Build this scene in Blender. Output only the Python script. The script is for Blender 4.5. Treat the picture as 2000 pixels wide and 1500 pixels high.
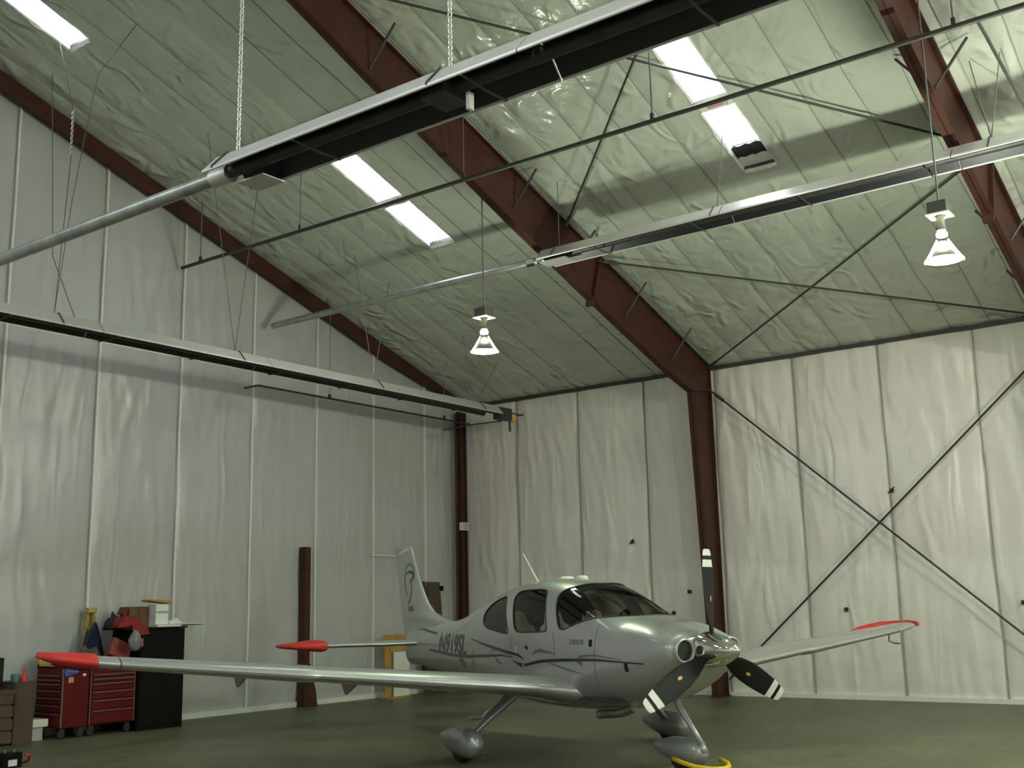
import bpy, bmesh, math, random
from math import sin, cos, pi, radians, sqrt
from mathutils import Vector, Matrix, noise
random.seed(7)
for o in list(bpy.data.objects): bpy.data.objects.remove(o)
C = bpy.context.scene.collection

# ------------------------------------------------------------ camera, world, light, exposure
CAM = (19.0902, 15.5044, 1.6679)
RIGHT = Vector((-0.5993203816594432, 0.800193521954439, -0.02248127108794972))
DOWN = Vector((-0.14373088423256375, -0.13519243894840957, -0.9803389400451795))
FWD = Vector((-0.7875001670128742, -0.5843058547313481, 0.19603610657571274))
cd = bpy.data.cameras.new('camera'); cam = bpy.data.objects.new('camera', cd); C.objects.link(cam)
cd.sensor_width = 36; cd.lens = 2176.9484 / 2000 * 36; cd.clip_start = .05; cd.clip_end = 200
mw = Matrix.Identity(4)
for i in range(3):
    mw[i][0] = RIGHT[i]; mw[i][1] = -DOWN[i]; mw[i][2] = -FWD[i]; mw[i][3] = CAM[i]
cam.matrix_world = mw
bpy.context.scene.camera = cam
sc = bpy.context.scene
sc.view_settings.view_transform = 'Standard'; sc.view_settings.look = 'None'
sc.view_settings.exposure = 0.29; sc.view_settings.gamma = 1.0; sc.view_settings.use_curve_mapping = False
wd = bpy.data.worlds.new('world'); sc.world = wd; wd.use_nodes = True
wd.node_tree.nodes['Background'].inputs[0].default_value = (.6, .7, .85, 1)
wd.node_tree.nodes['Background'].inputs[1].default_value = .4

LAMP_COL = (.97, 1.0, .88)
LAMP_W = 420.0       # a high bay lamp at full output
SKY_EMIT = 5.5       # daylight through a translucent roof panel
def point_light(name, loc, watt, col, r=.08):
    l = bpy.data.lights.new(name, 'POINT'); l.energy = watt; l.color = col; l.shadow_soft_size = r
    o = bpy.data.objects.new(name, l); o.location = loc; C.objects.link(o); return o
def down_light(name, loc, watt):
    l = bpy.data.lights.new(name, 'SPOT'); l.energy = watt; l.color = (.70, 1.0, .50); l.spot_size = radians(150); l.spot_blend = .35; l.shadow_soft_size = .2
    o = bpy.data.objects.new(name, l); o.location = loc; C.objects.link(o); return o
def area_light(name, loc, sx, sy, watt, col, rot=(0, 0, 0)):
    l = bpy.data.lights.new(name, 'AREA'); l.shape = 'RECTANGLE'; l.size = sx; l.size_y = sy; l.energy = watt; l.color = col
    o = bpy.data.objects.new(name, l); o.location = loc; o.rotation_euler = rot; C.objects.link(o); return o
# unseen lamps and skylights, added to light the hangar from outside the view
for i, (x, y, k) in enumerate([(17.7, 6.0, .05), (17.7, 12.3, .22), (6.9, 17.9, 1.3), (17.7, 18.0, .35)]):
    point_light('unseen_lamp_light', (x, y, 5.3), LAMP_W * k, LAMP_COL, .2); down_light('unseen_down_light', (x, y, 5.25), LAMP_W * k * .55)
for i, (x, y) in enumerate([(18.2, 3.7), (18.2, 9.5), (18.2, 15.6), (6.4, 15.7)]):
    area_light('unseen_skylight_light', (x, y, 7.9), 2.8, .5, 150, (.80, .92, 1.0))

# ------------------------------------------------------------ hangar dimensions (m)
H = 6.085; SL = .3328; RIDGE = 12.35; WID = 2 * RIDGE; LEN = 18.6
F2 = 6.068; F3 = 12.27
def roofz(x): return H + SL * (x if x <= RIDGE else WID - x)

# ------------------------------------------------------------ materials
def mat(name, col, rough=.5, metal=0., spec=.5, coat=0., noise_amt=0., noise_scale=8., bump=0., bump_scale=40., emit=None, es=0.):
    m = bpy.data.materials.new(name); m.use_nodes = True; nt = m.node_tree; b = nt.nodes['Principled BSDF']
    b.inputs['Base Color'].default_value = (*col, 1); b.inputs['Roughness'].default_value = rough
    b.inputs['Metallic'].default_value = metal; b.inputs['Specular IOR Level'].default_value = spec
    b.inputs['Coat Weight'].default_value = coat; b.inputs['Coat Roughness'].default_value = .08
    if noise_amt or bump: tc = nt.nodes.new('ShaderNodeTexCoord')
    if noise_amt:
        n = nt.nodes.new('ShaderNodeTexNoise'); n.inputs['Scale'].default_value = noise_scale; n.inputs['Detail'].default_value = 6
        nt.links.new(tc.outputs['Object'], n.inputs['Vector'])
        r = nt.nodes.new('ShaderNodeMapRange'); r.inputs['From Min'].default_value = .3; r.inputs['From Max'].default_value = .7
        r.inputs['To Min'].default_value = 1 - noise_amt; r.inputs['To Max'].default_value = 1 + noise_amt
        nt.links.new(n.outputs['Fac'], r.inputs['Value'])
        mx = nt.nodes.new('ShaderNodeMix'); mx.data_type = 'RGBA'; mx.blend_type = 'MULTIPLY'; mx.inputs[0].default_value = 1
        mx.inputs[6].default_value = (*col, 1); nt.links.new(r.outputs['Result'], mx.inputs[7])
        nt.links.new(mx.outputs[2], b.inputs['Base Color'])
    if bump:
        n2 = nt.nodes.new('ShaderNodeTexNoise'); n2.inputs['Scale'].default_value = bump_scale; n2.inputs['Detail'].default_value = 4
        nt.links.new(tc.outputs['Object'], n2.inputs['Vector'])
        bp = nt.nodes.new('ShaderNodeBump'); bp.inputs['Strength'].default_value = bump; bp.inputs['Distance'].default_value = .02
        nt.links.new(n2.outputs['Fac'], bp.inputs['Height']); nt.links.new(bp.outputs['Normal'], b.inputs['Normal'])
    if emit: b.inputs['Emission Color'].default_value = (*emit, 1); b.inputs['Emission Strength'].default_value = es
    return m
M = {}
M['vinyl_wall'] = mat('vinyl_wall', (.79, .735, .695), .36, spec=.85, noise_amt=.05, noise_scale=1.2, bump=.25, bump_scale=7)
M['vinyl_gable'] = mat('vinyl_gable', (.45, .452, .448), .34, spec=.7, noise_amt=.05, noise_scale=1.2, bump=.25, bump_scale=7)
M['vinyl_roof'] = mat('vinyl_roof', (.515, .55, .475), .2, spec=.6, noise_amt=.06, noise_scale=1.5, bump=.7, bump_scale=6)
def vinyl_bump(m, sx, sy, sz, dist, rough=.55):
    # crumpled plastic facing: a warped, stretched noise in world metres
    nt = m.node_tree; b = nt.nodes['Principled BSDF']; tc = nt.nodes.new('ShaderNodeTexCoord'); mp = nt.nodes.new('ShaderNodeMapping')
    mp.inputs['Scale'].default_value = (sx, sy, sz); nt.links.new(tc.outputs['Object'], mp.inputs['Vector'])
    n = nt.nodes.new('ShaderNodeTexNoise'); n.inputs['Scale'].default_value = 1.; n.inputs['Detail'].default_value = 5; n.inputs['Roughness'].default_value = rough; n.inputs['Distortion'].default_value = 1.2
    try: n.noise_type = 'RIDGED_MULTIFRACTAL'; n.normalize = True
    except Exception: pass
    nt.links.new(mp.outputs['Vector'], n.inputs['Vector'])
    bp = nt.nodes.new('ShaderNodeBump'); bp.inputs['Strength'].default_value = 1.; bp.inputs['Distance'].default_value = dist
    nt.links.new(n.outputs['Fac'], bp.inputs['Height'])
    old = [l for l in nt.links if l.to_socket == b.inputs['Normal']]
    if old: nt.links.new(old[0].from_socket, bp.inputs['Normal'])
    nt.links.new(bp.outputs['Normal'], b.inputs['Normal'])
vinyl_bump(M['vinyl_roof'], 1.7, 2.4, 1.7, .06)
vinyl_bump(M['vinyl_wall'], 2.6, 2.6, .55, .035)
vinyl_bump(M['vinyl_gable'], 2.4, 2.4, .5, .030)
M['vinyl_tape'] = mat('vinyl_tape', (.74, .73, .68), .5)
M['seam_tab'] = mat('seam_tab', (.30, .305, .27), .6)  # darker than the vinyl: the tabs' shadow lines are put into the colour
M['lining'] = mat('lining', (.022, .024, .03), .42, .3)
M['sheeting'] = mat('sheeting', (.45, .45, .42), .6, noise_amt=.05)
M['concrete'] = None
M['red_iron'] = mat('red_iron', (.058, .022, .016), .55, spec=.22, noise_amt=.18, noise_scale=3)
M['dark_steel'] = mat('dark_steel', (.055, .055, .05), .5, .3, noise_amt=.1)
M['pipe_paint'] = mat('pipe_paint', (.06, .058, .05), .45, .2, noise_amt=.1)
M['alu'] = mat('alu', (.74, .72, .70), .36, .5, noise_amt=.06, noise_scale=2, bump=.06, bump_scale=5)
M['alu_dull'] = mat('alu_dull', (.66, .65, .62), .5, .75, noise_amt=.06, noise_scale=2)
M['tube'] = mat('tube', (.42, .42, .40), .42, .85, noise_amt=.2, noise_scale=6)
M['hot_tube'] = mat('hot_tube', (.055, .052, .05), .5, .4, noise_amt=.2)
M['chain'] = mat('chain', (.75, .74, .70), .4, .6)
M['wire'] = mat('wire', (.16, .16, .15), .5, .4)
M['chrome'] = mat('chrome', (.86, .85, .82), .055, 1.)
M['paint'] = mat('paint', (.47, .465, .46), .33, .42, coat=.85, noise_amt=.02, noise_scale=60)
M['paint_gear'] = mat('paint_gear', (.36, .36, .38), .32, .45, coat=.5)
M['white_paint'] = mat('white_paint', (.80, .80, .76), .35)
M['black_paint'] = mat('black_paint', (.009, .009, .009), .55, spec=.25)
M['stripe_black'] = mat('stripe_black', (.03, .032, .036), .3, coat=.4)
M['stripe_grey'] = mat('stripe_grey', (.15, .165, .18), .3, .2, coat=.4)
M['gap'] = mat('gap', (.16, .16, .16), .6)
M['rubber'] = mat('rubber', (.02, .02, .02), .75)
M['seal'] = mat('seal', (.025, .027, .025), .45)
M['cabin'] = mat('cabin', (.045, .047, .042), .8, noise_amt=.1)
M['panel'] = mat('panel', (.03, .035, .03), .6)
M['leather'] = mat('leather', (.62, .54, .42), .5, bump=.1)
M['intake_dark'] = mat('intake_dark', (.012, .012, .013), .7)
M['red_cover'] = mat('red_cover', (.62, .032, .024), .55, noise_amt=.08, bump=.2, bump_scale=14)
M['yellow'] = mat('yellow', (.78, .56, .015), .45)
M['gold'] = mat('gold', (.75, .42, .08), .5)
M['label_red'] = mat('label_red', (.42, .12, .08), .5)
M['tool_red'] = mat('tool_red', (.105, .004, .005), .5, spec=.2, noise_amt=.08)
M['tool_trim'] = mat('tool_trim', (.20, .165, .125), .35, .7)
M['cab_black'] = mat('cab_black', (.006, .006, .005), .7, spec=.12, noise_amt=.1)
M['cardboard'] = mat('cardboard', (.13, .062, .025), .8, noise_amt=.12, noise_scale=5)
M['cardboard_dark'] = mat('cardboard_dark', (.070, .050, .028), .8, noise_amt=.2, noise_scale=5)
M['plywood'] = mat('plywood', (.075, .042, .024), .65, noise_amt=.2, noise_scale=4)
M['pine'] = mat('pine', (.50, .32, .11), .6, noise_amt=.15)
M['ply_orange'] = mat('ply_orange', (.42, .24, .06), .65, noise_amt=.15)
M['white_stuff'] = mat('white_stuff', (.74, .73, .68), .6, noise_amt=.04)
M['grey_stuff'] = mat('grey_stuff', (.42, .42, .40), .6, noise_amt=.1)
M['cloth_red'] = mat('cloth_red', (.23, .014, .013), .85, noise_amt=.15)
M['bag_red'] = mat('bag_red', (.25, .045, .04), .6, noise_amt=.15)
M['cloth_green'] = mat('cloth_green', (.075, .08, .05), .85, noise_amt=.2)
M['cloth_grey'] = mat('cloth_grey', (.33, .36, .34), .8, noise_amt=.15)
M['cloth_blue'] = mat('cloth_blue', (.012, .02, .06), .85, noise_amt=.2)
M['cloth_sky'] = mat('cloth_sky', (.05, .13, .42), .85, noise_amt=.1)
M['cloth_pink'] = mat('cloth_pink', (.55, .30, .26), .8)
M['cloth_black'] = mat('cloth_black', (.02, .02, .022), .8, noise_amt=.2)
M['plastic_bag'] = mat('plastic_bag', (.19, .19, .20), .3, noise_amt=.3, noise_scale=10)
M['teal'] = mat('teal', (.07, .17, .19), .5)
M['red_plastic'] = mat('red_plastic', (.50, .03, .03), .4)
M['ladder_yellow'] = mat('ladder_yellow', (.36, .26, .05), .5, noise_amt=.1)
M['lamp_box'] = mat('lamp_box', (.10, .10, .085), .5)
M['lamp_plate'] = mat('lamp_plate', (.75, .80, .55), .35)
M['lens'] = mat('lens', (1, 1, 1), .4, emit=(.93, 1., .80), es=9.)
M['bulb'] = mat('bulb', (1, 1, 1), .4, emit=(.93, 1., .78), es=6.)
M['skylight'] = mat('skylight', (.9, .95, 1.), .4, emit=(.86, .94, 1.), es=SKY_EMIT)
M['beacon'] = mat('beacon', (.8, .8, .76), .2)

def special(name):
    m = bpy.data.materials.new(name); m.use_nodes = True; nt = m.node_tree
    for n in list(nt.nodes): nt.nodes.remove(n)
    return m, nt, nt.nodes.new('ShaderNodeOutputMaterial')
def glass_mat(name, tint, rough=.02, ior=1.5):
    m, nt, out = special(name)
    t = nt.nodes.new('ShaderNodeBsdfTransparent'); t.inputs[0].default_value = (*tint, 1)
    g = nt.nodes.new('ShaderNodeBsdfGlossy'); g.inputs['Roughness'].default_value = rough
    f = nt.nodes.new('ShaderNodeFresnel'); f.inputs[0].default_value = ior
    x = nt.nodes.new('ShaderNodeMixShader'); nt.links.new(f.outputs[0], x.inputs[0])
    nt.links.new(t.outputs[0], x.inputs[1]); nt.links.new(g.outputs[0], x.inputs[2]); nt.links.new(x.outputs[0], out.inputs[0])
    return m
M['glass_ws'] = glass_mat('glass_ws', (.93, .96, .90))
M['glass_side'] = glass_mat('glass_side', (.93, .95, .91))
M['lamp_shade'] = glass_mat('lamp_shade', (.78, .80, .74), .3, 1.12)
def concrete_mat():
    m = bpy.data.materials.new('concrete'); m.use_nodes = True; nt = m.node_tree; b = nt.nodes['Principled BSDF']
    tc = nt.nodes.new('ShaderNodeTexCoord')
    n1 = nt.nodes.new('ShaderNodeTexNoise'); n1.inputs['Scale'].default_value = .55; n1.inputs['Detail'].default_value = 9; n1.inputs['Roughness'].default_value = .62
    n2 = nt.nodes.new('ShaderNodeTexNoise'); n2.inputs['Scale'].default_value = 5.; n2.inputs['Detail'].default_value = 8
    for n in (n1, n2): nt.links.new(tc.outputs['Object'], n.inputs['Vector'])
    r = nt.nodes.new('ShaderNodeValToRGB'); e = r.color_ramp.elements
    e[0].position = .33; e[0].color = (.074, .073, .040, 1); e[1].position = .66; e[1].color = (.152, .150, .090, 1)
    nt.links.new(n1.outputs['Fac'], r.inputs[0])
    mr = nt.nodes.new('ShaderNodeMapRange'); mr.inputs['From Min'].default_value = .3; mr.inputs['From Max'].default_value = .7
    mr.inputs['To Min'].default_value = .8; mr.inputs['To Max'].default_value = 1.15; nt.links.new(n2.outputs['Fac'], mr.inputs[0])
    mx = nt.nodes.new('ShaderNodeMix'); mx.data_type = 'RGBA'; mx.blend_type = 'MULTIPLY'; mx.inputs[0].default_value = 1
    nt.links.new(r.outputs[0], mx.inputs[6]); nt.links.new(mr.outputs[0], mx.inputs[7]); nt.links.new(mx.outputs[2], b.inputs['Base Color'])
    rr = nt.nodes.new('ShaderNodeMapRange'); rr.inputs['To Min'].default_value = .30; rr.inputs['To Max'].default_value = .62
    nt.links.new(n1.outputs['Fac'], rr.inputs[0]); nt.links.new(rr.outputs[0], b.inputs['Roughness'])
    b.inputs['Specular IOR Level'].default_value = .35
    return m
M['concrete'] = concrete_mat()

# ------------------------------------------------------------ mesh helpers
class MB:
    def __init__(s): s.v = []; s.f = []
    def add(s, vs, fs):
        b = len(s.v); s.v += [tuple(v) for v in vs]; s.f += [tuple(b + i for i in f) for f in fs]; return s
    def box(s, x0, x1, y0, y1, z0, z1, bev=0.):
        if bev <= 0:
            vs = [(x, y, z) for x in (x0, x1) for y in (y0, y1) for z in (z0, z1)]
            return s.add(vs, [(0, 1, 3, 2), (4, 6, 7, 5), (0, 4, 5, 1), (2, 3, 7, 6), (0, 2, 6, 4), (1, 5, 7, 3)])
        bm = bmesh.new(); bmesh.ops.create_cube(bm, size=1)
        for v in bm.verts: v.co = Vector(((x0 + x1) / 2 + v.co.x * (x1 - x0), (y0 + y1) / 2 + v.co.y * (y1 - y0), (z0 + z1) / 2 + v.co.z * (z1 - z0)))
        bmesh.ops.bevel(bm, geom=bm.edges[:], offset=bev, segments=2, affect='EDGES', profile=.5)
        return s.bm(bm)
    def bm(s, bm):
        bm.verts.index_update(); s.add([v.co[:] for v in bm.verts], [[v.index for v in f.verts] for f in bm.faces]); bm.free(); return s
    def xform(s, m):
        s.v = [tuple(m @ Vector(v)) for v in s.v]; return s
    def tube(s, pts, r, n=8, caps=True):
        pts = [Vector(p) for p in pts]; rs = r if isinstance(r, (list, tuple)) else [r] * len(pts)
        b = len(s.v); up = None
        for i, p in enumerate(pts):
            d = (pts[min(i + 1, len(pts) - 1)] - pts[max(i - 1, 0)]).normalized()
            if up is None:
                up = Vector((0, 0, 1)) if abs(d.z) < .9 else Vector((1, 0, 0))
            a = d.cross(up).normalized(); c = a.cross(d).normalized(); up = c
            for k in range(n):
                t = 2 * pi * k / n; q = p + (a * cos(t) + c * sin(t)) * rs[i]; s.v.append(tuple(q))
        for i in range(len(pts) - 1):
            for k in range(n):
                s.f.append((b + i * n + k, b + i * n + (k + 1) % n, b + (i + 1) * n + (k + 1) % n, b + (i + 1) * n + k))
        if caps:
            s.f.append(tuple(b + k for k in reversed(range(n)))); e = b + (len(pts) - 1) * n; s.f.append(tuple(e + k for k in range(n)))
        return s
    def lathe(s, prof, n=24, axis='z', o=(0, 0, 0), closed=False):
        b = len(s.v); m = len(prof)
        for k in range(n):
            t = 2 * pi * k / n
            for r, h in prof:
                if axis == 'z': p = (o[0] + r * cos(t), o[1] + r * sin(t), o[2] + h)
                elif axis == 'x': p = (o[0] + h, o[1] + r * cos(t), o[2] + r * sin(t))
                else: p = (o[0] + r * sin(t), o[1] + h, o[2] + r * cos(t))
                s.v.append(p)
        for k in range(n):
            for j in range(m - 1):
                a = b + k * m + j; c = b + ((k + 1) % n) * m + j; s.f.append((a, c, c + 1, a + 1))
            if closed:
                a = b + k * m + m - 1; c = b + ((k + 1) % n) * m + m - 1; s.f.append((a, c, b + ((k + 1) % n) * m, b + k * m))
        return s
    def loft(s, rings, closed=True, caps=True):
        b = len(s.v); n = len(rings[0])
        for r in rings: s.v += [tuple(p) for p in r]
        for i in range(len(rings) - 1):
            for k in range(n if closed else n - 1):
                s.f.append((b + i * n + k, b + i * n + (k + 1) % n, b + (i + 1) * n + (k + 1) % n, b + (i + 1) * n + k))
        if caps:
            s.f.append(tuple(b + k for k in reversed(range(n)))); e = b + (len(rings) - 1) * n; s.f.append(tuple(e + k for k in range(n)))
        return s
    def chain(s, a, b, r=.006, L=.05, w=.016):
        a = Vector(a); b = Vector(b); d = (b - a); n = max(2, int(d.length / (L * .8))); d.normalize()
        u = d.cross(Vector((0, 1, 0))).normalized(); v = d.cross(u).normalized()
        for i in range(n):
            c = a + (b - a) * ((i + .5) / n); q = u if i % 2 else v
            p = [c + d * (L / 2 * cos(t)) + q * (w * sin(t)) for t in [pi / 4 * k for k in range(8)]]
            p.append(p[0]); p.append(p[1]); s.tube(p, r, 4, False)
        return s
    def build(s, name, m, parent=None, origin=(0, 0, 0), smooth=False, auto=None):
        me = bpy.data.meshes.new(name)
        me.from_pydata([(v[0] - origin[0], v[1] - origin[1], v[2] - origin[2]) for v in s.v], [], s.f)
        me.update()
        bm = bmesh.new(); bm.from_mesh(me); bmesh.ops.recalc_face_normals(bm, faces=bm.faces[:]); bm.to_mesh(me); bm.free()
        me.materials.append(M[m] if isinstance(m, str) else m)
        if smooth or auto:
            for p in me.polygons: p.use_smooth = True
            if auto: me.set_sharp_from_angle(angle=radians(auto))
        o = bpy.data.objects.new(name, me); C.objects.link(o)
        if parent: o.parent = parent
        elif origin != (0, 0, 0): o.location = origin
        return o
def tag(o, label, cat, group=None, kind=None):
    o['label'] = label; o['category'] = cat
    if group: o['group'] = group
    if kind: o['kind'] = kind
    return o
def thing(name, label, cat, loc=(0, 0, 0), group=None, rz=0.):
    o = bpy.data.objects.new(name, None); C.objects.link(o); o.location = loc; o.rotation_euler = (0, 0, rz); o.empty_display_size = .2
    return tag(o, label, cat, group)
def struct(o): o['kind'] = 'structure'; return o
def copy_tree(o, parent=None):
    c = o.copy(); C.objects.link(c); c.parent = parent
    for ch in list(o.children): copy_tree(ch, c)
    return c

# ------------------------------------------------------------ fuselage sections

# x, z_top, z_bot, half width, z of max width, exponent up, exponent low
SEC=[(-0.10,1.345,1.04,.40,1.19,2.6,2.4),(-0.14,1.375,.99,.445,1.19,2.6,2.4),(-0.22,1.41,.92,.475,1.18,2.5,2.4),(-0.4,1.475,.80,.515,1.16,2.4,2.4),(-0.65,1.525,.70,.55,1.13,2.3,2.4),
(-0.92,1.565,.63,.575,1.11,2.25,2.5),(-1.15,1.66,.585,.595,1.10,2.3,2.5),(-1.4,1.77,.555,.61,1.10,2.45,2.5),(-1.7,1.875,.53,.625,1.10,2.7,2.6),(-2.04,1.95,.515,.635,1.10,2.95,2.6),(-2.5,1.985,.51,.635,1.10,3.0,2.6),
(-2.9,1.975,.515,.62,1.11,3.0,2.6),(-3.3,1.94,.53,.585,1.13,2.85,2.6),(-3.8,1.86,.565,.52,1.15,2.6,2.5),(-4.28,1.765,.61,.445,1.16,2.4,2.4),(-4.65,1.67,.655,.385,1.17,2.25,2.3),(-4.95,1.585,.69,.34,1.17,2.0,2.3),(-5.3,1.515,.73,.285,1.17,2.0,2.3),(-5.7,1.475,.77,.235,1.16,2.0,2.3),(-6.2,1.44,.815,.18,1.15,2.0,2.3),(-6.7,1.40,.85,.125,1.15,2.0,2.2),(-7.05,1.37,.87,.085,1.14,2.0,2.2),(-7.15,1.33,.93,.05,1.13,2.0,2.0)]
_X=[s[0] for s in SEC]
def sec(x):
    x=max(min(x,_X[0]),_X[-1])
    for i in range(len(_X)-1):
        if x>=_X[i+1]: break
    n=len(_X)
    def tan(k,j):
        if k==0: a,b=0,1
        elif k==n-1: a,b=n-2,n-1
        else: a,b=k-1,k+1
        return (SEC[b][j]-SEC[a][j])/(_X[b]-_X[a])
    h=_X[i+1]-_X[i];t=(x-_X[i])/h
    out=[]
    for j in range(1,7):
        p0,p1=SEC[i][j],SEC[i+1][j];m0,m1=tan(i,j)*h,tan(i+1,j)*h
        out.append((2*t**3-3*t*t+1)*p0+(t**3-2*t*t+t)*m0+(3*t*t-2*t**3)*p1+(t**3-t*t)*m1)
    return out
def fpt(x,u):
    zt,zb,w,zm,nu,nl=sec(x);a=u*math.pi;s,c=math.sin(a),math.cos(a)
    n=nu if c>=0 else nl
    y=w*math.copysign(abs(s)**(2/n),s)
    z=zm+((zt-zm) if c>=0 else (zm-zb))*math.copysign(abs(c)**(2/n),c)
    return (x,y,z)
def half(x,z):
    zt,zb,w,zm,nu,nl=sec(x)
    q=(z-zm)/(zt-zm) if z>=zm else (zm-z)/(zm-zb)
    n=nu if z>=zm else nl
    if q>=1: return 0.0
    return w*(1-q**n)**(1/n)
def uofz(x,z):
    zt,zb,w,zm,nu,nl=sec(x)
    if z>=zm: c=min(1,((z-zm)/(zt-zm)))**(nu/2)
    else: c=-min(1,((zm-z)/(zm-zb)))**(nl/2)
    return math.acos(c)/math.pi
def uofy(x,y):  # upper half
    zt,zb,w,zm,nu,nl=sec(x)
    return math.asin(min(1,abs(y)/w)**(nu/2))/math.pi

# ------------------------------------------------------------ floor, walls, ceiling
fl = struct(MB().box(-.3, WID + .3, -.3, LEN + .3, -.2, 0).build('floor', 'concrete'))
def gable_slab(y0, y1):
    a = [(0, 0), (WID, 0), (WID, H), (RIDGE, roofz(RIDGE)), (0, H)]
    return MB().loft([[(x, y0, z) for x, z in a], [(x, y1, z) for x, z in a]])
wl = struct(gable_slab(-.22, -.12).build('wall_left', 'sheeting'))
wr = struct(MB().box(-.22, -.12, -.2, LEN, 0, H + .1).build('wall_right', 'sheeting'))
wf = struct(gable_slab(LEN, LEN + .1).build('wall_front', 'vinyl_wall'))
wb = struct(MB().box(WID, WID + .1, -.2, LEN, 0, H + .1).build('wall_back', 'vinyl_wall'))
cl = struct(MB().loft([[(-.2, -.2, H + .10), (-.2, -.2, H + .2), (-.2, LEN, H + .2), (-.2, LEN, H + .10)],
    [(RIDGE, -.2, roofz(RIDGE) + .17), (RIDGE, -.2, roofz(RIDGE) + .27), (RIDGE, LEN, roofz(RIDGE) + .27), (RIDGE, LEN, roofz(RIDGE) + .17)],
    [(WID + .1, -.2, H + .10), (WID + .1, -.2, H + .2), (WID + .1, LEN, H + .2), (WID + .1, LEN, H + .10)]]).build('ceiling', 'sheeting'))

def nz(x, y, z=0.): return noise.noise(Vector((x, y, z)))
PUR = [1.48 + 1.555 * k for k in range(-1, 8)]
# skylight openings: (x0, x1, y0, y1)
SKY = [(10.93, 12.2, 1.62, 2.10), (6.44, 7.73, 3.46, 3.99), (5.15, 6.26, 3.46, 3.99), (6.44, 7.76, 9.25, 9.73), (4.95, 6.21, 9.25, 9.73)]
def ceil_sag(x, y, ty):
    k = (x - PUR[0]) / 1.555; fr = abs(sin(pi * k)); pd = abs(k - round(k)) * 1.555
    seam = min(1., (4 * ty * (1 - ty))) ** .45
    d = .012 + .012 * fr ** .6 * seam + .010 * seam
    left = 1.5 if y < F2 else .8
    d += left * .020 * math.exp(-pd / .30) * seam * nz(x * 3.4 + 5, y * 7.5, 1.)
    d += .006 * seam * nz(x * 1.7, y * 3.3 + x * 1.1, 7.) + .006 * left * seam * abs(nz(x * 4.3 - y * 4, y * 8, 3.))
    return max(.002, d)
def lines(a, b, n, extra):
    l = [a + (b - a) * i / n for i in range(n + 1)]
    for e in extra:
        if a + 1e-4 < e < b - 1e-4:
            j = min(range(1, len(l) - 1), key=lambda q: abs(l[q] - e)) if len(l) > 2 else 0
            l[j] = e
    return sorted(l)
def ceil_panel(y0, y1):
    ys = lines(y0, y1, 8, [e for s in SKY for e in s[2:]]); xs = lines(0., RIDGE, 112, [e for s in SKY for e in s[:2]])
    vs = []; fs = []; ny = len(ys)
    for x in xs:
        for y in ys: vs.append((x, y, roofz(x) + .03 - ceil_sag(x, y, (y - y0) / (y1 - y0))))
    for i in range(len(xs) - 1):
        for j in range(ny - 1):
            cx = (xs[i] + xs[i + 1]) / 2; cy = (ys[j] + ys[j + 1]) / 2
            if any(s[0] < cx < s[1] and s[2] < cy < s[3] for s in SKY): continue
            fs.append((i * ny + j, i * ny + j + 1, (i + 1) * ny + j + 1, (i + 1) * ny + j))
    return MB().add(vs, fs)
def seam_tab(yy, xa, xb):
    n = 40; rows = []
    for q in range(n + 1):
        x = xa + (xb - xa) * q / n; w = .026 * nz(x * .9, yy * 3.1, 2.); z = roofz(x) + .03
        rows.append([(x, yy + w - .004, z), (x, yy + w + .004, z), (x, yy + w * 1.3 + .003, z - .027 - .010 * nz(x * 2.2, yy, 5.)), (x, yy + w * 1.3 - .003, z - .027 - .010 * nz(x * 2.2, yy, 5.))])
    MB().loft(rows).build('seam_tab', 'seam_tab', cl)
y = -.13
while y < LEN - .05:
    y1 = min(y + .63, LEN); ceil_panel(max(y, 0), y1).build('insulation_panel', 'vinyl_roof', cl, smooth=True)
    if .2 < y1 < LEN - .1 and not any(s[2] - .02 < y1 < s[3] + .02 for s in SKY): seam_tab(y1, 0., RIDGE)
    y += .63
def far_panel(y0, y1):
    xs = [RIDGE + (WID - RIDGE) * i / 24 for i in range(25)]; ys = [y0 + (y1 - y0) * j / 3 for j in range(4)]
    vs = [(x, yy, roofz(x) + .03 - ceil_sag(WID - x, yy, (yy - y0) / (y1 - y0))) for x in xs for yy in ys]
    fs = [(i * 4 + j, i * 4 + j + 1, i * 4 + j + 5, i * 4 + j + 4) for i in range(24) for j in range(3)]
    return MB().add(vs, fs)
for k in range(15): far_panel(k * 1.24, (k + 1) * 1.24).build('insulation_panel', 'vinyl_roof', cl, smooth=True)

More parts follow.
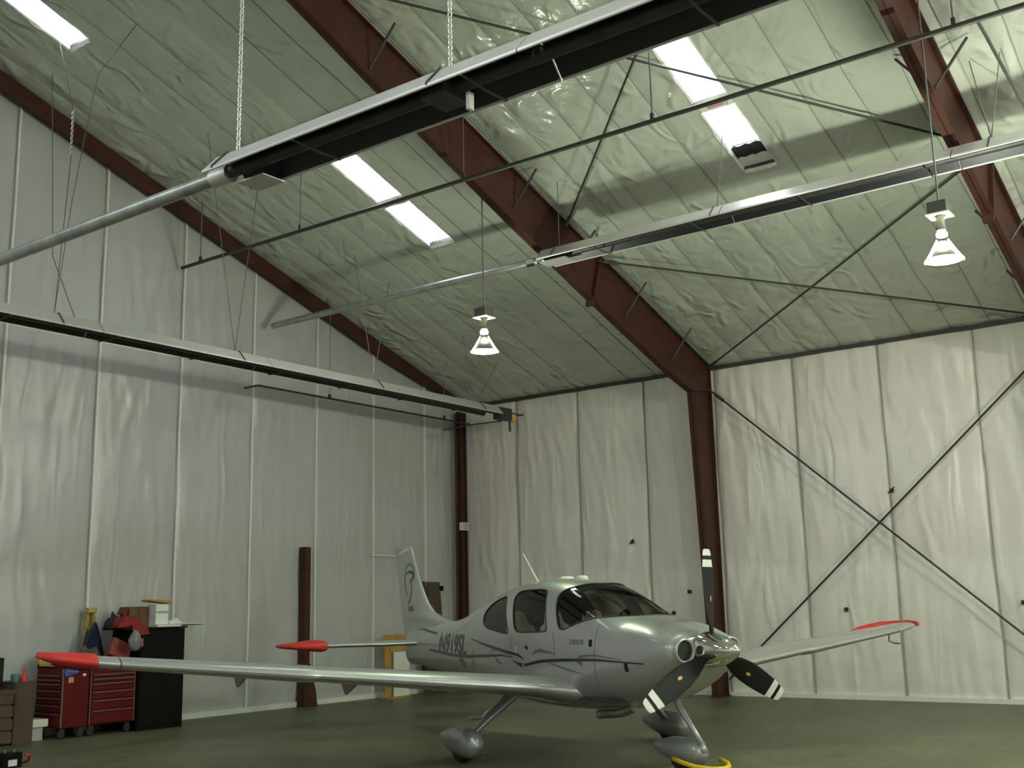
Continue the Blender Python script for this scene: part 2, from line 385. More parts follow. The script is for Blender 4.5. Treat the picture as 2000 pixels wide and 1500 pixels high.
# skylights: translucent corrugated panes above the openings, with a white curb
for i, (x0, x1, y0, y1) in enumerate(SKY):
    m = MB(); n = 16; xx0 = x0 - .02; xx1 = x1 + .02
    if i == 4: xx0 = 5.37
    rows = []
    for xx in (xx0, xx1):
        rows.append([(xx, y0 - .02 + (y1 - y0 + .04) * k / n, roofz(xx) + .085 + .012 * cos(k * pi)) for k in range(n + 1)])
    w = struct(m.loft(rows, closed=False, caps=False).build('window_%d' % (i + 1), 'skylight'))
    c = MB()
    for (a, b, cc, d) in ((x0 - .01, x1 + .01, y0 - .012, y0 - .002), (x0 - .01, x1 + .01, y1 + .002, y1 + .012)):
        c.loft([[(x, yy, roofz(x) + zz) for yy, zz in ((cc, .0), (d, .0), (d, .09), (cc, .09))] for x in (a, b)])
    c.build('window_curb', 'white_stuff', w)
    c = MB(); n = 22                                        # torn white insulation facing around the opening
    for (yy, s) in ((y0, -1), (y1, 1)):
        b = len(c.v)
        for q in range(n + 1):
            x = x0 + (x1 - x0) * q / n; wd_ = .015 + .055 * abs(nz(x * 5.1, yy * 3, i)) 
            c.v += [(x, yy - s * .004, roofz(x) - .004), (x, yy + s * wd_, roofz(x) - .012 - .03 * abs(nz(x * 4, yy, 4.)))]
        c.f += [(b + 2 * q, b + 2 * q + 1, b + 2 * q + 3, b + 2 * q + 2) for q in range(n)]
    b = len(c.v)
    for q in range(9):
        yy = y0 + (y1 - y0) * q / 8; c.v += [(x0 + .004, yy, roofz(x0) - .004), (x0 - .02 - .09 * abs(nz(yy * 9, x0, 2.)), yy + .02 * nz(yy * 5, x0, 1.), roofz(x0) - .045)]
    c.f += [(b + 2 * q, b + 2 * q + 1, b + 2 * q + 3, b + 2 * q + 2) for q in range(8)]
    c.build('window_fringe', 'white_stuff', w, smooth=True)
    if i in (1, 3):       # the purlin crossing the middle of a skylight, wrapped in white
        xa = SKY[i + 1][1]
        c = MB().loft([[(x, yy, roofz(x) + .0 + dz) for x, dz in ((xa, .0), (x0, 0.), (x0, .08), (xa, .08))] for yy in (y0, y1)])
        c.build('purlin_wrap', 'white_stuff', w)
        MB().loft([[(x, yy, roofz(x) - .012 + dz) for x, dz in ((xa + .05, .0), (x0 - .04, 0.), (x0 - .04, .01), (xa + .05, .01))] for yy in (y0 + (.02 if i == 1 else .12), y1 - .12)]).build('purlin', 'dark_steel' if i == 1 else 'cloth_pink', w)
    if i == 4:            # unlit lower end: bright liner with a dark torn flap
        MB().loft([[(x, yy, roofz(x) + .05 + dz) for x, dz in ((x0, 0.), (5.37, 0.), (5.37, .01), (x0, .01))] for yy in (y0, y1)]).build('window_liner', 'white_stuff', w)
        MB().loft([[(x, yy, roofz(x) + .03 + dz + .012 * sin(yy * 40)) for x, dz in ((5.17, 0.), (5.38, .01), (5.38, .016), (5.17, .006))] for yy in [y0 + .01 + (y1 - y0 - .04) * q / 8 for q in range(9)]]).build('torn_flap', 'cloth_black', w)

# wall insulation: hung vinyl sheets, billowing between the girts
def wall_disp(s, z, t, w, seed, amt=1.):
    g = abs(sin(pi * z / 2.3)) ** .7
    edge = min(1., 4 * t * (1 - t)) ** .4
    d = .025 + .05 * g * edge
    d += amt * edge * (.016 * nz(s * 5.5 + .5 * sin(z * 1.3), z * .55, seed) + .016 * abs(nz(s * 11 + z * .9, z * .8, seed + 3)))
    top = math.exp(-abs(z - 5.2) / 1.2); d += amt * edge * .022 * top * nz(s * 7 + z * 2.2, z * .8, seed + 9)
    low = math.exp(-z / 1.3); d += amt * edge * .022 * low * nz(s * 2.2 - z * 2.0, z * 2.4 + s, seed + 5)
    return max(.004, d)
LS = [-.235 + 1.56 * k for k in range(0, 9)]
for k in range(len(LS)):
    a = max(LS[k], .0); b = min(LS[k] + 1.56, RIDGE + 1.2) ; nx, nzz = 26, 70
    vs = []
    for j in range(nzz + 1):
        for i in range(nx + 1):
            t = i / nx; s = a + (b - a) * t; z = .06 + (roofz(s) - .05 - .06) * j / nzz
            vs.append((s, -.1 + wall_disp(s, z, t, b - a, 11. + k, .9), z))
    fs = [(j * (nx + 1) + i, j * (nx + 1) + i + 1, (j + 1) * (nx + 1) + i + 1, (j + 1) * (nx + 1) + i) for j in range(nzz) for i in range(nx)]
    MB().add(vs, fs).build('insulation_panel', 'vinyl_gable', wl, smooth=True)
    if k:
        x = LS[k]; n = 30; z1 = roofz(x) - .06
        MB().loft([[(x - .016, -.07, z), (x + .016, -.07, z), (x + .022 + .004 * sin(z * 3), -.015, z), (x - .010 + .004 * sin(z * 3), -.012, z)] for z in [.06 + (z1 - .06) * q / n for q in range(n + 1)]]).build('seam_tape', 'vinyl_tape', wl)
MB().box(2.25, 2.95, -.02, .0, 2.715, 2.74).build('seam_tape', 'vinyl_tape', wl)
RS = [-.17 + 1.578 * k for k in range(12)]
for k in range(len(RS)):
    a = max(RS[k], .0); b = min(RS[k] + 1.578, LEN); nx, nzz = 30, 64
    if b <= a: continue
    vs = []
    for j in range(nzz + 1):
        for i in range(nx + 1):
            t = i / nx; s = a + (b - a) * t; z = .06 + (H - .06) * j / nzz
            vs.append((-.1 + wall_disp(s, z, t, b - a, 40. + k, 1.25), s, z))
    fs = [(j * (nx + 1) + i, j * (nx + 1) + i + 1, (j + 1) * (nx + 1) + i + 1, (j + 1) * (nx + 1) + i) for j in range(nzz) for i in range(nx)]
    MB().add(vs, fs).build('insulation_panel', 'vinyl_wall', wr, smooth=True)
    if k: MB().loft([[(-.08, RS[k] - .004, z), (-.08, RS[k] + .004, z), (-.025 + .012 * nz(z * 1.3, k, 3.), RS[k] + .004 + .03 * nz(z * .6, k, 1.), z), (-.025 + .012 * nz(z * 1.3, k, 3.), RS[k] - .004 + .03 * nz(z * .6, k, 1.), z)] for z in [.06 + (H - .12) * q / 30 for q in range(31)]]).build('seam_tab', 'seam_tab', wr)
struct(MB().box(.0, 11.5, -.12, -.0, 0, .085).build('baseboard_left', 'white_stuff'))
struct(MB().box(-.12, .0, .0, LEN, 0, .075).build('baseboard_right', 'white_stuff'))
# dark eave strut along the top of the right wall, split by the frames
struct(MB().box(-.06, .05, .3, LEN, H - .055, H + .01).build('trim_1', 'dark_steel'))

# ------------------------------------------------------------ steel frames
BOT = [(.84, 5.50), (1.57, 5.69), (4.14, 6.55), (6.15, 7.24), (7.92, 7.90), (9.44, 8.47), (10.72, 8.98), (RIDGE, 9.55)]
def frame(y, label, braces, plate=True):
    hw = .072
    t = thing('steel_portal', label, 'portal frame', (0, y, 0))
    # column: outer flange, tapered web, inner flange
    web = [(.12, 0), (.50, 0), (.84, 5.50), (.12, 5.605)]
    MB().loft([[(x, yy, z) for x, z in web] for yy in (-.008, .008)]).build('column_web', 'red_iron', t)
    def flange(pts, name, th=.016):
        m = MB()
        for (a, b) in zip(pts[:-1], pts[1:]):
            d = Vector((b[0] - a[0], b[1] - a[1])).normalized(); n = Vector((-d.y, d.x)) * th
            m.loft([[(p[0], -hw, p[1]), (p[0], hw, p[1]), (p[0] + n.x, hw, p[1] + n.y), (p[0] + n.x, -hw, p[1] + n.y)] for p in (a, b)])
        return m.build(name, 'red_iron', t)
    flange([(.50, 0), (.84, 5.50)], 'column_flange'); flange([(.12, 0), (.12, 6.05)], 'column_flange')
    MB().box(.06, .54, -.09, .09, 0, .02).build('base_plate', 'red_iron', t)
    flange([(.12, 5.60), (.84, 5.495)], 'knee_stiffener')
    top = [(.02, 6.05)] + [(x, roofz(x) - .02) for x in (2, 4.14, 8, RIDGE)]
    prof = [(.02, 6.05)] + top[1:] + BOT[::-1] + [(.02, 5.62)]
    m = MB()
    tops = [(x, roofz(x) - .02) for x, z in BOT]
    m.loft([[(a[0], -.008, a[1]), (a[0], .008, a[1]), (b[0], .008, b[1]), (b[0], -.008, b[1])] for a, b in zip(BOT, tops)])
    m.loft([[(x, yy, z) for x, z in ((.12, 5.605), (.84, 5.50), (.84, roofz(.84) - .02), (.12, 6.10))] for yy in (-.008, .008)])
    m.build('rafter_web', 'red_iron', t)
    flange(BOT, 'rafter_flange'); flange([(.12, roofz(.12) - .035)] + [(x, z - .016) for x, z in tops], 'rafter_flange')
    if plate:
        d = Vector((6.15 - 4.14, 7.24 - 6.55)).normalized()
        p = [Vector((4.14, 6.55)) - Vector((-d.y, d.x)) * .11, Vector((4.14, 6.55)) + Vector((-d.y, d.x)) * .8]
        MB().loft([[(q.x, -hw, q.y), (q.x, hw, q.y), (q.x + .05 * d.x, hw, q.y + .05 * d.y), (q.x + .05 * d.x, -hw, q.y + .05 * d.y)] for q in p]).build('splice_plate', 'red_iron', t)
    for x in braces:
        for s in (-1, 1):
            a = (x, s * .42, roofz(x) - .06); b = (x + .05, s * .012, roofz(x) - .60)
            MB().tube([a, b], .018, 6).build('flange_brace', 'dark_steel', t)
    return t
frame(F2, 'rust red tapered steel frame in the middle, its column behind the propeller', [1.48, 3.035, 4.6, 6.2, 9.3])
frame(F3, 'rust red steel rafter crossing the upper right corner above the bright lamp', [1.48, 3.035, 6.2, 9.3])
t = thing('gable_portal', 'slim rust red rafter on the gable wall with the corner column', 'portal frame', (0, .1, 0))
m = MB(); dd = .245
m.loft([[(x, -.06, roofz(x) - .02), (x, .06, roofz(x) - .02), (x, .06, roofz(x) - .05 - dd * min(1, .35 + x / 4)), (x, -.06, roofz(x) - .05 - dd * min(1, .35 + x / 4))] for x in (.3, 2.6, 8., RIDGE)])
m.build('rafter', 'red_iron', t)
MB().box(.28, .29, .03, .16, 0, 5.9).box(.28, .46, .10, .11, 0, 5.9).box(.45, .46, .03, .16, 0, 5.9).build('corner_column', 'red_iron', t)
MB().tube([(.495, .05, 0), (.495, .05, 5.85)], .03, 10).build('downpipe', 'red_iron', t)
t = thing('steel_post', 'short dark red steel post against the left wall behind the tail', 'post', (4.78, .06, 0))
MB().box(-.07, .07, -.07, .08, 0, 2.83).build('post_shaft', 'red_iron', t)
MB().loft([[(-.22, -.07, 0), (.10, -.07, 0), (.10, .14, 0), (-.22, .14, 0)], [(-.20, -.07, .25), (.08, -.07, .25), (.08, .12, .25), (-.20, .12, .25)], [(-.07, -.07, .75), (.07, -.07, .75), (.07, .10, .75), (-.07, .10, .75)]]).build('post_foot', 'red_iron', t)
t = thing('junction_box', 'pale electrical box mounted on the dark corner column', 'electrical box', (.40, .2125, 3.30))
MB().box(-.14, .1, 0, .10, 0, .17, .01).build('box_body', 'white_stuff', t); MB().box(-.12, .08, .10, .108, .02, .15).build('box_cover', 'grey_stuff', t)

def rod(name, a, b, r, label, cat='brace', ends=True, mm='dark_steel'):
    o = thing(name, label, cat, tuple(a)); a = Vector(a); b = Vector(b)
    MB().tube([(0, 0, 0), b - a], r, 6).build('rod', mm, o)
    if ends:
        d = (b - a).normalized()
        MB().tube([d * .10, d * .32], r * 1.8, 6).build('turnbuckle', mm, o)
    return o
rod('brace_rod', (.16, F2 + .12, .30), (.16, F3 - .1, 5.62), .019, 'diagonal brace rod on the right wall rising from the column foot to the upper right')
rod('brace_rod', (.22, F2 + .12, 5.58), (.22, F3 - .1, .25), .019, 'diagonal brace rod on the right wall falling from the knee to the lower right')
def rr(x, yy, d=.14): return (x, yy, roofz(x) - d)
rod('brace_rod', rr(.25, F2 + .1), rr(4.2, F3 - .1), .017, 'roof brace rod rising from the middle column knee past the right lamp')
rod('brace_rod', rr(4.05, F2 + .1, .20), rr(.35, F3 - .1, .24), .017, 'roof brace rod falling from the heater coupling to the right edge of the picture')
rod('brace_rod', rr(10.25, F2 + .1), rr(4.6, F3 - .1), .017, 'roof brace rod passing in front of the long right skylight')
rod('brace_rod', rr(5.0, F2 + .1, .20), rr(10.5, F3 - .1, .20), .017, 'roof brace rod rising steeply between the middle rafter and the right skylight')
for i, (yy, zz, lab) in enumerate([(9.34, 3.47, 'small dark hook on the right wall above the crossing brace rods'), (8.38, 1.50, 'small dark hook on the right wall above the far wing'), (5.38, 1.88, 'small dark hook left of the column, the upper of two near the propeller'), (5.03, 1.49, 'small dark hook left of the column, level with the windshield base'), (4.19, 2.87, 'bent dark wire hook high on the wall between tail and column'), (11.24, 1.56, 'small dark hook on the right wall at the picture edge')]):
    o = thing('wall_hook', lab, 'hook', (-.02, yy, zz))
    MB().box(0, .02, -.035, .035, -.035, .03, .004).build('hook_plate', 'dark_steel', o)
    MB().tube([(.02, 0, -.005), (.09, .01, -.02), (.10, .03, .03)] if i not in (0, 4) else [(.02, -.06, -.04), (.05, .0, .0), (.10, .07, .045)], .012, 6).build('hook_arm', 'dark_steel', o)

# ------------------------------------------------------------ tube heaters, pipes, lamps
RP = [(-.25, -.065), (-.245, -.045), (-.11, .105), (.11, .105), (.245, -.045), (.25, -.065)]   # reflector section (across, up)
def reflector(axis, s0, s1, m=None, ox=0., oz=0.):
    m = m or MB(); th = .006; out = RP; inn = [(a * .97, b - th) for a, b in RP]
    ring = out + inn[::-1]
    def P(s, a, b): return (ox + a, s, oz + b) if axis == 'y' else (s, ox + a, oz + b)
    n = max(1, int((s1 - s0) / 1.5))
    return m.loft([[P(s0 + (s1 - s0) * k / n, a, b) for a, b in ring] for k in range(n + 1)])
def lining(axis, s0, s1):
    ring = [(a * .955, b - .008) for a, b in RP[1:-1]]; ring = ring + [(a * .97, b - .004) for a, b in ring[::-1]]
    P = (lambda s, a, b: (a, s, b)) if axis == 'y' else (lambda s, a, b: (s, a, b))
    return MB().loft([[P(s, a, b) for a, b in ring] for s in (s0, s1)])
def heater(label, axis, base, tube, refl, hang, sections=()):
    t = thing('tube_heater', label, 'heater', base)
    P = (lambda s, a, b: (a, s, b)) if axis == 'y' else (lambda s, a, b: (s, a, b))
    if tube[0] < refl[0] - .6: MB().tube([P(tube[0], 0, 0), P(refl[0], 0, 0)], .057, 16).build('heater_tube', 'tube', t, auto=40)
    MB().tube([P(max(tube[0], refl[0] - .02), 0, .012), P(tube[1], 0, .012)], .052, 16).build('radiant_tube', 'hot_tube', t, auto=40)
    s = refl[0]
    while s < refl[1] - .1:
        e = min(s + 3.0, refl[1]); rf = reflector(axis, s, e - .012).build('reflector', 'alu', t)
        lining(axis, s + .002, e - .014).build('reflector_lining', 'lining', rf); s = e
    s = refl[0] + 1.0
    while s < refl[1]:
        b = MB().tube([P(s, -.24, -.07), P(s, 0, -.08), P(s, .24, -.07)], .010, 5)
        b.build('tube_bracket', 'dark_steel', t); s += 1.55
    for (s, tops, kind) in hang:
        hk = (s, 0, .125)
        for tp in tops:
            a = P(s, 0, .125); d = P(*tp)
            (MB().chain(a, d) if kind == 'chain' else MB().tube([a, d], .0065, 5)).build('hanger_chain' if kind == 'chain' else 'hanger_wire', 'chain' if kind == 'chain' else 'wire', t)
        MB().tube([P(s, q, w + .012) for q, w in RP], .008, 5).build('hanger_strap', 'dark_steel', t)
    return t
# A: along the gable wall (x), y = 2.0
AX, AZ = 2.0, 5.53
hz = lambda x: roofz(x) - .05 - AZ
t = heater('long tube heater hung low in front of the left gable wall', 'x', (0, AX, AZ), (1.1, 14.2), (1.55, 14.2),
    [(8.1, [(8.86, .15, hz(8.86)), (7.70, 0, hz(7.70))], 'wire'), (5.0, [(5.5, 0, hz(5.5)), (4.6, 0, hz(4.6))], 'wire'), (2.1, [(2.6, .1, hz(2.6)), (1.5, .1, hz(1.5))], 'wire')])
for pts in ([(10.81, 3.07, 9.65), (10.84, 2.25, 9.17), (10.89, 2.15, 8.52), (11.02, 2.07, 7.26), (11.14, 2.0, 5.66)], [(11.09, 1.63, 9.75), (10.92, 1.8, 8.72), (10.94, 1.85, 8.05), (11.14, 2.0, 5.66)], [(10.76, .91, 9.63), (10.69, 1.1, 6.76), (10.65, 1.75, 5.66)]):
    MB().tube([(x, yy - AX, z - AZ) for x, yy, z in pts], .0065, 5).build('hanger_wire', 'wire', t)
MB().chain((10.92, -.2, 8.72 - AZ), (10.95, -.15, 8.0 - AZ)).build('hanger_chain', 'chain', t)
MB().tube([(11.14, q, w + .012) for q, w in RP], .008, 5).build('hanger_strap', 'dark_steel', t)
b = MB().box(1.05, 1.42, -.11, .11, -.13, .11, .015).build('burner_box', 'dark_steel', t)
MB().box(.86, 1.05, -.07, .07, -.12, .02, .01).build('gas_valve', 'gold', b)
MB().tube([(.95, 0, .05), (.70, .02, .03), (.60, .05, .05)], .022, 8).build('gas_hose', 'dark_steel', b)
MB().tube([(1.0, 0, -.10), (1.0, 0, -.34)], .025, 8).build('drip_leg', 'dark_steel', b)
MB().tube([(1.3, .02, -.16), (1.55, -.5, -.2), (1.7, -1.2, -.25)], .015, 6).build('gas_line', 'dark_steel', t)
# B: upper tube heater along y at x = 13.8
BX, BZ = 13.8, 5.03
hb = roofz(BX) - .05 - BZ
t = heater('big tube heater with dark open reflector crossing the top of the picture', 'y', (BX, 0, BZ), (3.5, 17.5), (8.86, 17.5),
    [(8.98, [(8.98, 0, hb)], 'chain'), (11.13, [(11.13, 0, hb)], 'chain'), (14.6, [(14.6, 0, hb)], 'chain'), (4.4, [(4.4, 0, hb)], 'wire')])
MB().tube([(0, 8.70, 0), (0, 8.90, 0)], .072, 16).build('tube_coupling', 'alu_dull', t, auto=40)
MB().box(-.12, .14, 10.98, 11.18, -.075, .04, .01).build('heater_baffle', 'dark_steel', t)
MB().box(-.02, .03, 11.28, 11.31, -.19, -.07, .003).build('warning_tag', 'white_stuff', t)
MB().box(-.24, -.02, 8.95, 9.25, -.09, -.08).build('end_reflector', 'alu_dull', t)
# C: lower tube heater along y at x = 5.82
CX, CZ = 5.82, 6.80
hc = roofz(CX) - .05 - CZ
t = heater('lower tube heater reaching from above the right lamp to the left gable', 'y', (CX, 0, CZ), (.25, 15.8), (6.34, 15.8),
    [(9.2, [(9.35, 0, hc)], 'wire'), (12.75, [(12.95, 0, hc), (12.6, 0, hc)], 'wire'), (6.6, [(6.6, 0, hc)], 'wire')])
MB().tube([(0, 6.02, 0), (0, 6.16, 0)], .075, 16).build('tube_coupling', 'chrome', t, auto=40)
MB().tube([(0, 6.22, 0), (0, 6.30, 0)], .07, 16).build('tube_coupling', 'chrome', t, auto=40)
MB().tube([(0, 2.2, .05), (.15, 2.2, hc)], .006, 5).build('hanger_wire', 'wire', t)
MB().box(-.10, .16, 6.33, 6.8, -.10, -.085).build('end_reflector', 'alu_dull', t)
# D: gas pipe along y at x=7.7
DX, DZ = 7.70, 7.50
t = thing('ceiling_pipe', 'thin dark pipe hung under the roof crossing both skylights', 'pipe', (DX, 0, DZ))
MB().tube([(0, .05, -.0), (0, 15.5, .0)], .03, 10).build('pipe', 'pipe_paint', t, auto=40)
for yy in (.55, 3.0, 6.3, 9.3, 12.9):
    MB().tube([(0, yy, .03), (0, yy, roofz(DX) - .05 - DZ)], .010, 5).build('hanger_rod', 'wire', t)
    MB().box(-.02, .02, yy - .02, yy + .02, .02, .10).build('pipe_clamp', 'pipe_paint', t)
MB().tube([(0, 13.13, 0), (-.25, 13.15, -.08), (-1.1, 13.25, -.52), (-1.88, 13.4, -.9)], .02, 8).build('branch_pipe', 'pipe_paint', t)
t = thing('wall_pipe', 'thin dark gas pipe low on the left gable wall under the heater', 'pipe', (0, .42, 5.60))
MB().tube([(6.58, 0, -.09), (6.28, 0, .0), (4.2, 0, .0), (.35, 0, -.0)], .02, 8).build('pipe', 'pipe_paint', t)
for x in (4.55, 1.2):
    MB().tube([(x, 0, .02), (x, 0, roofz(x) - 5.65)], .007, 5).build('hanger_rod', 'wire', t); MB().box(x - .02, x + .02, -.02, .02, .01, .08).build('pipe_clamp', 'pipe_paint', t)
def lamp(label, x, yy, zb, ztop, k=1., kd=1.):
    t = thing('high_bay_lamp', label, 'lamp', (x, yy, zb))
    MB().tube([(0, 0, .68), (0, 0, ztop - zb)], .011, 6).build('cord', 'wire', t)
    MB().box(-.105, .105, -.105, .105, .525, .66, .012).build('ballast_box', 'lamp_box', t)
    MB().box(-.12, .12, -.12, .12, .51, .524).build('ballast_plate', 'lamp_plate', t)
    MB().lathe([(.045, .51), (.045, .40), (.055, .37), (.055, .345), (0, .345)], 16).build('socket', 'lamp_box', t, auto=40)
    MB().lathe([(.0, .345), (.045, .335), (.062, .305), (.055, .275), (.0, .262)], 16).build('neck_glow', 'bulb', t, smooth=True)
    MB().lathe([(.06, .25), (.075, .22), (.13, .12), (.19, .03), (.21, .0), (.204, .0), (.185, .03), (.125, .12), (.07, .22)], 32).build('lamp_shade', 'lamp_shade', t, auto=50)
    MB().lathe([(0, .0), (.15, .003), (.204, .012), (.15, .02), (0, .022)], 32).build('lens', 'lens', t, smooth=True)
    l = point_light('lamp_glow', (0, 0, .13), LAMP_W * k, LAMP_COL, .07); l.parent = t; dl = down_light('lamp_down_light', (0, 0, -.02), LAMP_W * k * kd * .55); dl.parent = t
    return t
lamp('glowing high bay lamp hung left of the middle rafter above the aircraft tail', 6.75, 5.87, 5.27, roofz(6.75) - .06, .30, 2.4)
lamp('brighter glowing high bay lamp at upper right below the long heater', 7.05, 12.40, 5.21, roofz(7.05) - .06, .85, .9)

# ------------------------------------------------------------ the aircraft (local: x forward from the propeller plane, y to its left, z up)
PH = radians(66.906)
AC = thing('light_aircraft', 'silver low-wing single propeller aircraft parked nose toward the camera', 'aircraft', (8.8258, 10.2873, 0), rz=PH)
def frange(a, b, n): return [a + (b - a) * i / n for i in range(n + 1)]
gx = frange(-.10, -.26, 8)[:-1] + frange(-.26, -.80, 18)[:-1] + frange(-.80, -4.05, 144)[:-1] + frange(-4.05, -7.15, 46)
NU = 168
gu = [-1 + 2 * k / NU for k in range(NU)]
SC = 1.75
def zu(x, z): return -uofz(x, z)
def dens(poly, step=.012):
    out = []
    for a, b in zip(poly, poly[1:] + poly[:1]):
        n = max(1, int(sqrt((a[0] - b[0]) ** 2 + (a[1] - b[1]) ** 2) / step)); out += [(a[0] + (b[0] - a[0]) * i / n, a[1] + (b[1] - a[1]) * i / n) for i in range(n)]
    return out
def chaikin(p, n=2):
    for _ in range(n):
        q = []
        for a, b in zip(p, p[1:] + p[:1]): q += [(a[0] * .75 + b[0] * .25, a[1] * .75 + b[1] * .25), (a[0] * .25 + b[0] * .75, a[1] * .25 + b[1] * .75)]
        p = q
    return p
def xz(p): return [(x, zu(x, z) * SC) for x, z in p]
QW = xz(chaikin([(-3.255, 1.80), (-3.13, 1.60), (-2.995, 1.365), (-3.05, 1.352), (-3.36, 1.382), (-3.77, 1.425), (-3.87, 1.52), (-3.86, 1.615), (-3.71, 1.722), (-3.42, 1.79)]))
DW = xz(chaikin([(-3.02, 1.79), (-2.95, 1.855), (-2.65, 1.862), (-2.33, 1.858), (-2.262, 1.80), (-2.165, 1.604), (-2.10, 1.42), (-2.12, 1.385), (-2.45, 1.378), (-2.77, 1.374), (-2.845, 1.42), (-2.93, 1.63)]))
base = [(-.85, 0), (-.865, .08), (-.935, .22), (-1.10, .38), (-1.30, .485)]
ws = [(-1.82, zu(-1.82, 1.404) * SC), (-1.70, zu(-1.70, 1.426) * SC), (-1.50, zu(-1.50, 1.488) * SC)] + [(x, -uofy(x, y) * SC) for x, y in base[::-1]]
ws_top = [(-1.82, 0), (-1.84, -uofy(-1.84, .14) * SC), (-1.89, -uofy(-1.89, .32) * SC), (-1.995, zu(-1.995, 1.845) * SC), (-2.035, zu(-2.035, 1.79) * SC), (-2.01, zu(-2.01, 1.72) * SC), (-1.955, zu(-1.955, 1.60) * SC), (-1.88, zu(-1.88, 1.45) * SC)]
half_ws = ws + ws_top[0:1] + ws_top[1:]
mir = lambda p: [(x, -s) for x, s in p]
WS = ws + mir(ws[:-1])[::-1] + mir(ws_top[1:])[::-1] + ws_top
WS = chaikin(WS, 2)
OPEN = [('windshield', WS), ('rear_window', QW), ('door_window', DW), ('rear_window', mir(QW)), ('door_window', mir(DW))]
def inside(p, poly):
    c = False; x, y = p; n = len(poly); j = n - 1
    for i in range(n):
        xi, yi = poly[i]; xj, yj = poly[j]
        if (yi > y) != (yj > y) and x < (xj - xi) * (y - yi) / (yj - yi) + xi: c = not c
        j = i
    return c
P2 = {}
for i, x in enumerate(gx):
    for j in range(NU): P2[(i, j)] = (x, gu[j] * SC)
for nm, poly in OPEN:
    dp = dens(poly, .006); bx = [min(p[0] for p in poly) - .03, max(p[0] for p in poly) + .03, min(p[1] for p in poly) - .03, max(p[1] for p in poly) + .03]
    grid = {}
    for q in dp: grid.setdefault((int(q[0] // .03), int(q[1] // .03)), []).append(q)
    for k, p in P2.items():
        if not (bx[0] < p[0] < bx[1] and bx[2] < p[1] < bx[3]): continue
        g = (int(p[0] // .03), int(p[1] // .03)); best = None
        for a in (-1, 0, 1):
            for b in (-1, 0, 1):
                for q in grid.get((g[0] + a, g[1] + b), ()):
                    d = (q[0] - p[0]) ** 2 + (q[1] - p[1]) ** 2
                    if best is None or d < best[0]: best = (d, q)
        if best and best[0] < .0118 ** 2: P2[k] = best[1]
def pos(k, off=0.):
    x, s = P2[k]; u = s / SC; p = Vector(fpt(x, u))
    if off:
        e = 1e-3; a = Vector(fpt(x, u + e)) - Vector(fpt(x, u - e)); b = Vector(fpt(x + e, u)) - Vector(fpt(x - e, u))
        n = a.cross(b)
        if n.length > 1e-12:
            n.normalize(); c = Vector((x, 0, 1.15))
            if n.dot(p - c) < 0: n = -n
            p = p + n * off
    return p
cells = {}; body = []
for i in range(len(gx) - 1):
    for j in range(NU):
        q = ((i, j), (i, (j + 1) % NU), (i + 1, (j + 1) % NU), (i + 1, j))
        sx = sum(P2[k][0] for k in q) / 4; ss = [P2[k][1] for k in q]
        if max(ss) - min(ss) > SC: body.append(q); continue
        sy = sum(ss) / 4; hit = None
        if -4.1 < sx < -.8:
            for w, (nm, poly) in enumerate(OPEN):
                if inside((sx, sy), poly): hit = w; break
        if hit is None: body.append(q)
        else: cells.setdefault(hit, []).append(q)
def surf_mesh(qs, off=0.):
    ids = {}; m = MB()
    for q in qs:
        f = []
        for k in q:
            if k not in ids: ids[k] = len(m.v); m.v.append(tuple(pos(k, off)))
            f.append(ids[k])
        m.f.append(tuple(f))
    return m
m = surf_mesh(body)
# closed nose ring and tail end
m2 = MB().loft([[fpt(-.10, u) for u in gu], [(-.085, p[1] * .93, 1.19 + (p[2] - 1.19) * .93) for p in [fpt(-.10, u) for u in gu]], [(-.10, p[1] * .42, 1.19 + (p[2] - 1.19) * .85) for p in [fpt(-.10, u) for u in gu]]], caps=True)
fus = m.build('fuselage', 'paint', AC, smooth=True)
m2.build('cowl_face', 'paint', AC, smooth=True)
MB().loft([[fpt(-7.15, u) for u in gu[::4]], [(-7.19, p[1] * .6, 1.12 + (p[2] - 1.12) * .7) for p in [fpt(-7.15, u) for u in gu[::4]]]]).build('tail_cone', 'paint', AC, smooth=True)
for w, (nm, poly) in enumerate(OPEN):
    o = surf_mesh(cells[w], -.004).build(nm, 'glass_ws' if w == 0 else 'glass_side', AC, smooth=True)
    dp = dens(poly, .03); pts = [Vector(fpt(x, s / SC)) for x, s in dp]; pts.append(pts[0]); pts.append(pts[1])
    MB().tube(pts, .0085, 5, False).build('window_seal', 'seal', o, smooth=True)
liner = [q for q in body if -4.2 < P2[q[0]][0] < -.95]
surf_mesh(liner, -.03).build('cabin_liner', 'cabin', AC, smooth=True)
MB().loft([[(x, y * .9, 1.15 + (z - 1.15) * .9) for x, y, z in [fpt(-4.15, u) for u in gu[::6]]], [(x - .01, y * .9, 1.15 + (z - 1.15) * .9) for x, y, z in [fpt(-4.15, u) for u in gu[::6]]]]).build('rear_bulkhead', 'cabin', AC)
gl = [(-1.02, -.30), (-1.02, .30), (-1.2, .42), (-1.5, .53), (-1.62, .54), (-1.62, -.54), (-1.5, -.53), (-1.2, -.42)]
MB().loft([[(x, y, z) for x, y in gl] for z in (1.30, 1.505)]).build('glare_shield', 'panel', AC)
MB().box(-4.1, -1.0, -.52, .52, .66, .70).build('cabin_floor', 'cabin', AC)
